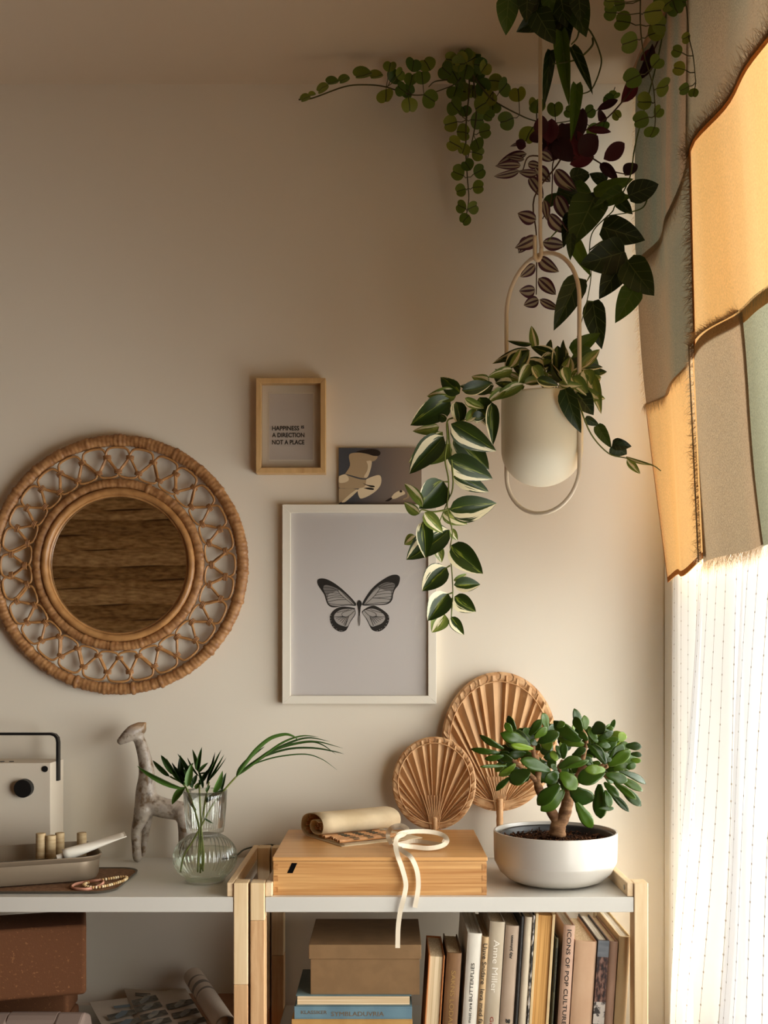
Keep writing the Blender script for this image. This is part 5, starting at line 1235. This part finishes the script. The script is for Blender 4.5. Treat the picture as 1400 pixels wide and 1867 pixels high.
o = part('canvas_sheet', MB().grid(rows), M['canvas'], pt_, smooth=True)
so_ = o.modifiers.new('thickness', 'SOLIDIFY'); so_.thickness = .0022; so_.offset = 1
for s in (.0, ln_):
    pass
part('edge_stitch', MB().tube([sw(p, .006) + Vector((0, 0, .0016)) for p in spc[:26]], .0008, 5), M['canvas_in'], pt_)
rg = random.Random(8)
for i, bpos in enumerate((.018, .034, .047, .061, .076, .092, .106, .120)):   # pencils lying on the open sheet
    z = .0015 + .0058; s0 = .012 + rg.uniform(-.006, .006) + (.0 if i else .0); s1 = s0 + rg.uniform(.15, .17)
    a_, b_ = sw(Vector((bpos, z, 0)), s0), sw(Vector((bpos, z, 0)), s1)
    pcl = thing('pencil', ('natural wood pencil in the open pencil roll, nearest the rolled end', 'second natural wood pencil from the rolled end of the canvas', 'third natural wood pencil from the rolled end of the canvas', 'fourth natural wood pencil from the rolled end of the canvas', 'fourth natural wood pencil counted from the ribbon edge of the canvas', 'third natural wood pencil counted from the ribbon edge of the canvas', 'second natural wood pencil counted from the ribbon edge of the canvas', 'natural wood pencil lying outermost at the ribbon edge of the canvas')[i], 'pencil', a_, 'pencils in the canvas roll')
    brl = part('barrel', MB().cyl(a_, b_, .0042, 8), M['pencil'], pcl)
    part('lead', MB().cyl(a_ - av * .0005, a_ + av * .002, .0013, 8), M['graphite'], brl)
for s in (.045, .085, .125):
    pp = []
    for i in range(29):
        q = .010 + .118 * i / 28; pp.append(Vector((q, .0070 + .0046 * abs(math.sin((q - .010) / .0145 * math.pi)), 0)))
    part('elastic_band', MB().grid([[sw(p, s) for p in pp], [sw(p, s + .017) for p in pp]]), M['elastic'], pt_, smooth=True)
for i, (bq, zq) in enumerate(((-.046, .014), (-.049, .024), (-.042, .033), (-.030, .039), (-.036, .010), (.000, .020), (.012, .026), (.024, .021), (.026, .030), (.010, .031), (.036, .026))):
    a_, b_ = sw(Vector((bq, zq, 0)), .008), sw(Vector((bq, zq, 0)), .14)
    pcl = thing('pencil', 'natural wood pencil rolled up inside the canvas', 'pencil', a_, 'pencils rolled up inside the canvas')
    brl = part('barrel', MB().cyl(a_, b_, .0042, 8), M['pencil'], pcl); part('lead', MB().cyl(a_ - av * .0005, a_ + av * .002, .0013, 8), M['graphite'], brl)
c6 = crop(410, 1440, .357)
def ribbon(pts, w_, side=None):
    q = cr(pts, 7); a_, b_ = [], []; n = len(q)
    for i, p in enumerate(q):
        t = (q[min(i+1, n-1)] - q[max(i-1, 0)]).normalized()
        if i == 0: sdv = t.cross(Vector((0, -1, .6))).normalized()
        s2 = t.cross(Vector((0, -1, .35))).normalized()
        if s2.dot(sdv) < 0: s2 = -s2
        sdv = (sdv * .5 + s2).normalized()
        a_.append(p + sdv * w_ / 2); b_.append(p - sdv * w_ / 2)
    o = part('ribbon', MB().grid([a_, b_]), M['ribbon'], pt_)
    m_ = o.modifiers.new('thickness', 'SOLIDIFY'); m_.thickness = .0009
M['ribbon'] = pr('cotton_tape', S(222, 208, 184), .85, bump=((500, 500, 500), .3, .001))
def LZ(x, y, h=0.0):  # crop point resting on the lid, lifted by h
    a = c6(x, y); return on_z(a[0], a[1], zl + .003 + h)
def FR(x, y, d=2.388): a = c6(x, y); return P(a[0], a[1], d)
ribbon([LZ(850, 275, .004), FR(832, 235, 2.58), FR(850, 195, 2.56), FR(895, 182, 2.55), FR(930, 200, 2.53), FR(915, 225, 2.50), FR(880, 245, 2.46), FR(872, 290, 2.42), FR(885, 345, 2.388), FR(905, 400), FR(924, 480), FR(915, 545, 2.372), FR(896, 620, 2.372), FR(885, 700, 2.372), FR(882, 808, 2.372)], .0105)
ribbon([FR(875, 250, 2.47), FR(900, 222, 2.50), FR(980, 212, 2.53), FR(1060, 216, 2.54), FR(1115, 232, 2.53), FR(1135, 258, 2.50), FR(1110, 285, 2.475), FR(1040, 298, 2.465), FR(950, 290, 2.47), FR(890, 285, 2.45), FR(905, 310, 2.42), FR(950, 345, 2.388), FR(980, 410), FR(988, 480), FR(982, 540, 2.375), FR(970, 602, 2.372)], .0105)
ribbon([LZ(860, 285, .003), LZ(960, 262, .002), LZ(1040, 270, .002), LZ(1105, 278, .006), FR(1125, 255, 2.52)], .010)
# ------------------------------------------------------------------ books on the lower shelf
ZL = .57; DBK = 2.425
def bookmat(name, c, c2=None, rough=.6): return pr(name, S(*c), rough, var=((18, 18, 9), S(*(c2 or tuple(int(k * .88) for k in c))), .35, .7, 4), bump=((120, 120, 120), .12, .001))
M['page'] = pr('page_edges', S(222, 200, 164), .85, var=((240, 240, 3), S(188, 162, 122), .35, .65, 2)); M['page_h'] = pr('page_edges_flat', S(226, 204, 168), .85, var=((3, 3, 300), S(196, 168, 128), .35, .65, 2))
M['page_w'] = pr('page_edges_white', S(226, 216, 198), .8, var=((240, 8, 3), S(184, 172, 150), .35, .65, 2)); M['page_o'] = pr('page_edges_amber', S(214, 164, 96), .85, var=((260, 260, 3), S(176, 126, 66), .35, .65, 2))
def book(label, xa, xb, top, cover, lean=3.6, depth=.20, fore=False, pages='page', board=.0028, d=DBK, texts=(), bands=(), group='books standing on the lower shelf'):
    w_ = (xb - xa) * d / F; zt = 1.5 - (top - VY) / F * d; la = math.radians(lean)
    Hh = (zt - ZL) / math.cos(la) - (w_ * math.sin(la) if lean > 0 else 0) * 0
    # top edge of the spine is where the photograph shows it; the book turns about its lower edge
    tx = (xa - VX) / F * d; bx = tx - Hh * math.sin(la)
    t = thing('book', label, 'book', (bx, d - 2.88, ZL + max(0, w_ * math.sin(la)) + .0003), group, rot=(0, la, 0))
    c = cover; b = board
    mb = MB()
    if fore:
        mb.box(0, b, 0, depth, 0, Hh); mb.box(w_ - b, w_, 0, depth, 0, Hh); mb.box(b, w_ - b, depth - b, depth, 0, Hh)
        cov = part('cover', mb, c, t, world=False, bevel=.0006)
        part('pages', MB().box(b + .0002, w_ - b - .0002, .004, depth - b - .0002, .003, Hh - .004), M[pages], t, world=False)
    else:
        mb.box(0, b, .004, depth, 0, Hh); mb.box(w_ - b, w_, .004, depth, 0, Hh)
        sp = []
        for k in range(9):   # slightly rounded back
            x = w_ * k / 8; y = .004 - .0045 * math.sin(math.pi * k / 8) ** .6 if 0 < k < 8 else .004
            sp.append((x, y))
        mb.prism(sp + [(w_, .007), (0, .007)], lambda p, z: (p[0], p[1], z), .0, Hh)
        cov = part('cover', mb, c, t, world=False, smooth='angle')
        part('pages', MB().box(b + .0002, w_ - b - .0002, .0075, depth - .004, .003, Hh - .0045), M[pages], t, world=False)
    for txt, pos, length, size, mat, up, bold in texts:
        tm = text_mesh(txt, size, bold, width=length)
        # text along the spine: downwards by default
        Rz = Matrix.Rotation(math.radians(90 if up else -90), 4, 'Z')
        z0_ = Hh - pos
        B = Matrix.Translation((w_ / 2 + .0, -.0008, z0_)) @ RXm @ Rz
        part('lettering', tm, mat, cov, world=False, basis=B)
    for zc_, hh_, mat in bands:
        part('spine_picture', MB().box(.0008, w_ - .0008, -.0012, .001, Hh - zc_ - hh_, Hh - zc_), mat, cov, world=False)
    return t
inkd = M['ink']; gold = pr('faded_gilt', S(176, 140, 84), .45, metal=.3); pale = pr('pale_print', S(232, 224, 208), .6); redi = pr('red_print', S(150, 60, 44), .6); blk = pr('black_print', S(26, 24, 22), .6)
px = DBK / F
book('amber edged book with its cream page edges facing out, beside the brown box', 782, 811, 1743, bookmat('cover_orange', (190, 118, 62)), fore=True, depth=.17, pages='page')
book('brown leather book with faded gilt lettering on its spine', 815, 842, 1739, bookmat('cover_brown', (134, 98, 62), (104, 72, 44)), depth=.17, texts=[('SAKNS LODARD', 32 * px, 115 * px, .014, gold, False, 0)])
book('white book titled most rare butterflies', 853, 879, 1703, bookmat('cover_white', (226, 218, 202)), depth=.26, pages='page_w', texts=[('BUTTERFLIES', 124 * px, 70 * px, .0105, inkd, True, .0), ('most rare', 163 * px, 36 * px, .010, inkd, True, 0)])
book('thin tan book with a dark Swedish title about living with colour', 878.8, 891.6, 1709, bookmat('cover_tan', (192, 160, 116)), depth=.24, texts=[('Uuve Snidare  leva med färg', 12 * px, 158 * px, .0142, inkd, False, 0)])
book('grey book with the name Anne Miller in pale letters', 893.5, 921, 1682, bookmat('cover_grey', (190, 176, 154), (168, 152, 126)), depth=.27, texts=[('Anne Miller', 33 * px, 96 * px, .0195, pale, False, 0), ('Grillat', 173 * px, 40 * px, .011, redi, False, 0)])
book('taupe book with the small black name Ally Johnsson', 922, 947, 1689, bookmat('cover_taupe', (176, 154, 132), (160, 138, 116)), depth=.24, texts=[('Ally Johnsson', 60 * px, 43 * px, .0082, blk, True, .00025), ('g', 178 * px, 8 * px, .014, blk, True, .0004)])
book('black backed slim book beside the taupe book', 948.5, 956, 1672, bookmat('cover_black', (38, 34, 30)), depth=.22, board=.0015)
book('cream slim book next to the black backed book', 957, 971, 1673, bookmat('cover_cream', (206, 190, 164)), depth=.22, board=.0015)
m, nt, out = newmat('spine_photo_bw'); b_ = N(nt, 'ShaderNodeBsdfPrincipled'); nz = N(nt, 'ShaderNodeTexNoise'); nz.inputs['Scale'].default_value = 1; L(nt, mapping(nt, (200, 60, 60)), nz.inputs['Vector'])
L(nt, ramp(nt, nz.outputs[0], [(.42, S(30, 26, 24)), (.5, S(90, 84, 76)), (.58, S(210, 202, 190))]), b_.inputs['Base Color']); L(nt, b_.outputs[0], out.inputs[0]); M['spine_bw'] = m
book('very slim magazine with a black and white photographic spine', 971.5, 976.5, 1670, M['spine_bw'], depth=.22, board=.0012)
book('thick cream book with amber page edges facing out', 977, 1012.5, 1668, bookmat('cover_ivory', (226, 196, 146)), fore=True, depth=.22, pages='page_o', board=.0062)
book('thin olive cookbook about ketchup with black lettering', 1013, 1018.5, 1711, bookmat('cover_olive', (74, 70, 48)), depth=.18, board=.0012, texts=[('KetchUp for beginners', 18 * px, 80 * px, .0062, blk, False, .0001)])
book('dusty pink book titled icons of pop culture', 1028, 1049, 1688, bookmat('cover_rose', (196, 162, 138), (182, 146, 122)), depth=.24, pages='page_w', texts=[('ICONS OF POP CULTURE', 8 * px, 174 * px, .0128, inkd, False, .0001)])
book('wide pinkish beige book with a blank spine', 1049.5, 1089, 1718, bookmat('cover_beige_pink', (212, 176, 142), (200, 160, 126)), depth=.24, lean=3.8)
m, nt, out = newmat('spine_photo_brown'); b_ = N(nt, 'ShaderNodeBsdfPrincipled'); nz = N(nt, 'ShaderNodeTexNoise'); nz.inputs['Scale'].default_value = 1; nz.inputs['Detail'].default_value = 5; L(nt, mapping(nt, (160, 60, 60)), nz.inputs['Vector'])
L(nt, ramp(nt, nz.outputs[0], [(.40, S(30, 16, 12)), (.5, S(84, 52, 40)), (.62, S(140, 104, 88))]), b_.inputs['Base Color']); L(nt, b_.outputs[0], out.inputs[0]); M['spine_brown'] = m
book('book with a dark photographic spine of brown bark and grey sky', 1090, 1111.5, 1716, bookmat('cover_slate', (58, 44, 38)), depth=.25, pages='page_w', lean=3.8,
     bands=[(.000, .037, pr('spine_sky', S(132, 136, 140), .5, var=((8, 8, 60), S(82, 88, 96), .3, .7))), (.037, .102, M['spine_brown']), (.139, .05, pr('spine_blossom', S(206, 196, 184), .5, var=((70, 70, 70), S(60, 54, 50), .5, .58)))])
book('slim brown pink book between the photographic and the beige book', 1112, 1127.5, 1718, bookmat('cover_mauve', (176, 140, 116)), depth=.25, lean=3.8)
book('beige hardback leaning against the pine post', 1130, 1151.5, 1709, bookmat('cover_beige', (214, 188, 142), (200, 172, 126)), depth=.27, pages='page_w', lean=3.8)

# flat stack under the cardboard box
def flat_book(label, x0p, x1p, y0p, y1p, d, cover, depth, spine=True, texts=(), pages='page_h'):
    a, b = P(x0p, y0p, d), P(x1p, y1p, d)
    z1, z0 = a.z, b.z
    t = thing('book', label, 'book', ((a.x + b.x) / 2, a.y, z0), 'books lying in a stack under the box')
    bd = .003; mb = MB()
    mb.box(a.x, b.x, a.y, a.y + depth, z0, z0 + bd); mb.box(a.x, b.x, a.y, a.y + depth, z1 - bd, z1)
    ys = (a.y, a.y + .003) if spine else (a.y + depth - .003, a.y + depth)
    mb.box(a.x, b.x, ys[0], ys[1], z0 + bd, z1 - bd)
    cov = part('cover', mb, cover, t, bevel=.0006)
    part('pages', MB().box(a.x + .003, b.x - .004, a.y + (.0035 if spine else .002), a.y + depth - .004, z0 + bd, z1 - bd), M[pages], t)
    for txt, px0, px1, yc, size, mat, bold in texts:
        q = P(px0, yc, d); part('lettering', text_mesh(txt, size, bold, width=(px1 - px0) * d / F), mat, cov, basis=Matrix.Translation((q.x, q.y - .0003, q.z)) @ RXm)
    return t
teal = bookmat('cover_teal', (92, 110, 110), (78, 96, 98))
flat_book('teal book with its cream page edges facing out under the brown box', 539.5, 750, 1814, 1834.5, 2.43, teal, .20, False)
flat_book('blue cloth book with brown lettering lying in the stack', 536.5, 751, 1835, 1858, 2.43, bookmat('cover_blue', (104, 134, 146), (88, 116, 130)), .21, True, [('KLASSIKER', 549, 596, 1846, .011, pr('brown_stamp', S(104, 86, 64), .6), 0), ('SYMBLADUVRIA', 604, 700, 1849, .0145, pr('brown_stamp_bold', S(112, 92, 66), .6), 0)])
flat_book('thick ochre book lying under the blue cloth book', 531.5, 752, 1858.5, 1898, 2.43, bookmat('cover_ochre', (186, 144, 84), (170, 126, 68)), .22, True)
zb0 = P(0, 1898, 2.43).z
flat_book('brown book lying at the bottom of the stack', 531.5, 754, 1898.5, 1196 + (1.5 - ZL) * F / 2.43 - .5, 2.43, bookmat('cover_walnut', (116, 84, 56)), .22, True)
M['kraft'] = pr('brown_board', S(128, 98, 64), .75, var=((30, 30, 30), S(122, 93, 60), .4, .6))
dk = 2.435; ka, kb = P(566, 1722, dk), P(765, 1814, dk)
kt = thing('storage_box', 'lidded brown cardboard box standing on the stacked books', 'box', ((ka.x + kb.x) / 2, ka.y + .1, kb.z))
part('box_body', MB().box(ka.x, kb.x, ka.y, ka.y + .235, kb.z + .0003, ka.z - .002), M['kraft'], kt, bevel=.001)
la_, lb = P(563, 1722, dk), P(768, 1748, dk)
part('box_lid', MB().box(la_.x, lb.x, ka.y - .003, ka.y + .238, lb.z, la_.z), M['kraft'], kt, bevel=.0012)

# ------------------------------------------------------------------ lower shelf at the other end: cork blocks, weights, magazines
M['cork'] = pr('dark_cork', S(92, 58, 36), .85, spec=.15, var=((150, 150, 150), S(128, 86, 54), .60, .74, 6), bump=((300, 300, 300), .5, .001))
def cork_block(label, x1p, ytop, ybot, d, wd, dep, tilt, zbase=None):
    b = P(x1p, ybot, d); a = P(x1p, ytop, d)
    t_, h = math.radians(tilt), a.z - b.z
    Mx = Matrix.Translation((b.x, b.y, b.z)) @ Matrix.Rotation(math.radians(16), 4, 'Z') @ Matrix.Rotation(t_, 4, 'Y')
    mb = MB().box(-wd, 0, 0, dep, 0, h)
    for i, v in enumerate(mb.v): mb.v[i] = tuple(Mx @ Vector(v))
    return solo('cork_block', mb, M['cork'], label, 'yoga block', 'stacked cork yoga blocks', bevel=.010, bseg=4)
zc0 = ZL + .0005
cork_block('big dark cork yoga block tilted on top of the stack', 157.5, 1686, 1814, 2.475, .28, .16, 0)
def plain_cork(label, x1p, d, z0, z1, wd, dep):
    x1_ = (x1p - VX) / F * d
    mb = MB().box(-wd, 0, 0, dep, z0, z1); R_ = Matrix.Translation((x1_, d - 2.88, 0)) @ Matrix.Rotation(math.radians(4), 4, 'Z')
    for i, v in enumerate(mb.v): mb.v[i] = tuple(R_ @ Vector(v))
    return solo('cork_block', mb, M['cork'], label, 'yoga block', 'stacked cork yoga blocks', bevel=.010, bseg=4)
zm = P(0, 1814, 2.475).z - .0005
plain_cork('cork yoga block under the tilted block, behind the dumbbell', 124, 2.545, zm - .075, zm - .0, .30, .115)
plain_cork('cork yoga block at the bottom of the stack, mostly hidden', 126, 2.545, ZL + .0005, zm - .0755, .30, .115)
M['weight'] = pr('greige_weight', S(126, 108, 98), .6)
wt_ = thing('dumbbell', 'greige rubber dumbbell in front of the cork blocks', 'dumbbell', (-.70, 2.43 - 2.88, ZL))
dw = 2.425; zt_ = 1.5 - (1845 - VY) / F * dw; rr_ = (zt_ - ZL) / 2
for x0p, x1p in ((-38, 22), (104, 157)):
    a, b = P(x0p, 0, dw).x, P(x1p, 0, dw).x
    part('weight_head', MB().cyl((a, dw - 2.88 + .0, ZL + rr_ + .0003), (b, dw - 2.88, ZL + rr_ + .0003), rr_, 8), M['weight'], wt_, bevel=.008, bseg=3)
part('grip', MB().cyl((P(20, 0, dw).x, dw - 2.88, ZL + rr_ + .016), (P(106, 0, dw).x, dw - 2.88, ZL + rr_ + .016), rr_ * .72, 20), M['weight'], wt_, smooth=False)

# magazines: pile of closed ones and an open one with its page rolled back
M['mag_paper'] = pr('magazine_paper', S(198, 182, 164), .5)
zmg = 1.5 - (1806 - VY) / F * 2.845
mg = thing('magazine', 'closed magazine pile top lying under the open magazine', 'magazine', (-.42, -.25, ZL))
for k, (x0_, x1_, y0_, y1_, m_) in enumerate(((-.62, -.355, -.31, -.040, bookmat('mag_brown', (150, 104, 70))), )):
    part('cover_sheet', MB().box(x0_, x1_, y0_, y1_, zmg - .0070, zmg - .0062), m_, mg)
part('page_block', MB().box(-.618, -.357, -.308, -.042, ZL + .0005, zmg - .0072), M['page_h'], mg)
om = thing('open_magazine', 'open magazine showing rows of small pictures with one page rolled back', 'magazine', (-.5, -.2, zmg))
zo = zmg - .004
pl_ = [on_z(163, 1827, zo), on_z(234, 1819, zo + .002), on_z(268, 1905, zo + .002), on_z(205, 1905, zo)]
part('front_page', MB().add(pl_ + [p - Vector((0, 0, .0012)) for p in pl_], [(0, 1, 2, 3), (4, 5, 6, 7), (0, 1, 5, 4), (1, 2, 6, 5), (2, 3, 7, 6), (3, 0, 4, 7)]), M['mag_paper'], om)
rows = []
for (xa, ya), (xb, yb) in (((226, 1802), (262, 1905)), ((262, 1805), (300, 1905)), ((298, 1807), (338, 1905)), ((320, 1803), (366, 1905)), ((338, 1802), (385, 1880))):
    A_, B_ = on_z(xa, ya, zo + .004), on_z(xb, yb, zo + .004); rows.append([A_.lerp(B_, k / 6) for k in range(7)])
o = part('inner_page', MB().grid(rows), M['mag_paper'], om, smooth=True); q_ = o.modifiers.new('thickness', 'SOLIDIFY'); q_.thickness = .001; q_.offset = -1
ph1 = pr('mag_photo_dark', S(70, 66, 58), .5, var=((60, 60, 60), S(112, 104, 92), .4, .6)); ph2 = pr('mag_photo_grey', S(128, 132, 130), .5, var=((50, 50, 50), S(170, 164, 150), .4, .6)); ph3 = pr('mag_photo_blue', S(108, 122, 130), .5)
cm = crop(150, 1740, .2071)
def quad_on(name, pts, mat, z):
    q = [on_z(*cm(x, y), z) for x, y in pts]; return part(name, MB().add(q, [tuple(range(len(q)))]), mat, om)
def strip(x, y, w_, mat1=ph1, mat2=ph2, sk=.55, bl=0):
    z = zo + .0062
    quad_on('printed_picture', [(x, y), (x + w_, y - w_ * .22), (x + w_ + 28, y - w_ * .22 + 40), (x + 22, y + 48)], mat1, z)
    quad_on('printed_picture', [(x + 40, y - 8), (x + 62, y - 14), (x + 88, y + 22), (x + 64, y + 30)], mat1, z + .0004)
    quad_on('printed_figure', [(x + 70, y + 10), (x + w_ * .55, y - 40), (x + w_ * .8, y - 42), (x + w_ * .7, y - 6), (x + 90, y + 34)], mat2, z + .0007)
for x, y, w_ in ((430,405,215),(455,465,225),(500,535,230),(540,600,225),(735,440,225),(785,520,220),(840,600,230)): strip(x, y, w_)
zf = zo + .0028
for x, y, w_ in ((215,535,240),(245,610,250)): strip(x, y, w_, ph1, ph3)
quad_on('printed_picture', [(272,455),(415,437),(428,460),(285,475)], ph3, zo + .0062)
for k in range(3): quad_on('printed_headline', [(465, 338 + k * 11), (600 - k * 30, 345 + k * 11), (602 - k * 30, 351 + k * 11), (466, 344 + k * 11)], inkd, zo + .0062)
# rolled page
ra_, rb_ = P(353, 1782, 2.79), P(412, 1872, 2.46); rr2 = .0265
ax = (rb_ - ra_).normalized(); ux = ax.cross(Vector((0, 0, 1))).normalized(); uz = ux.cross(ax)
rows = []
for j in range(13):
    c_ = ra_.lerp(rb_, j / 12); row = []
    for k in range(33):
        a = 2 * math.pi * 1.35 * k / 32; r = rr2 * (1 - .10 * k / 32); row.append(c_ + ux * math.cos(a) * r + uz * math.sin(a) * r)
    rows.append(row)
def roll_mat():
    m, nt, out = newmat('rolled_page_print'); b = N(nt, 'ShaderNodeBsdfPrincipled'); b.inputs['Roughness'].default_value = .45
    uv = N(nt, 'ShaderNodeUVMap'); sp = N(nt, 'ShaderNodeSeparateXYZ'); L(nt, uv.outputs[0], sp.inputs[0])
    v = sp.outputs[0]; u = sp.outputs[1]
    lines = mathn(nt, 'MULTIPLY', mathn(nt, 'GREATER_THAN', mathn(nt, 'SINE', mathn(nt, 'MULTIPLY', v, 330)), .1), mathn(nt, 'GREATER_THAN', v, .48))
    nz = N(nt, 'ShaderNodeTexNoise'); nz.inputs['Scale'].default_value = 1; cb = N(nt, 'ShaderNodeCombineXYZ'); L(nt, mathn(nt, 'MULTIPLY', u, 90), cb.inputs[0]); L(nt, mathn(nt, 'MULTIPLY', v, 60), cb.inputs[1]); L(nt, cb.outputs[0], nz.inputs['Vector'])
    lines = mathn(nt, 'MULTIPLY', lines, mathn(nt, 'MULTIPLY', nz.outputs[0], .45))
    pic = mathn(nt, 'MULTIPLY', mathn(nt, 'MULTIPLY', mathn(nt, 'GREATER_THAN', v, .16), mathn(nt, 'LESS_THAN', v, .45)), mathn(nt, 'GREATER_THAN', mathn(nt, 'SINE', mathn(nt, 'ADD', mathn(nt, 'MULTIPLY', v, 44), mathn(nt, 'MULTIPLY', u, 6))), .35))
    f = mathn(nt, 'MAXIMUM', lines, mathn(nt, 'MULTIPLY', pic, .8))
    mx = N(nt, 'ShaderNodeMix', data_type='RGBA'); L(nt, f, mx.inputs[0]); mx.inputs[6].default_value = S(200, 184, 166); mx.inputs[7].default_value = S(70, 64, 58)
    L(nt, mx.outputs[2], b.inputs['Base Color']); L(nt, b.outputs[0], out.inputs[0]); return m
uvr = [(j / 12, k / 32) for j in range(13) for k in range(33)]
part('rolled_page', MB().grid(rows), roll_mat(), om, smooth=True, uv=uvr)
part('roll_shadow_core', MB().tube([ra_.lerp(rb_, .02), ra_.lerp(rb_, .9)], rr2 * .55, 14), M['mag_paper'], om, smooth=True)
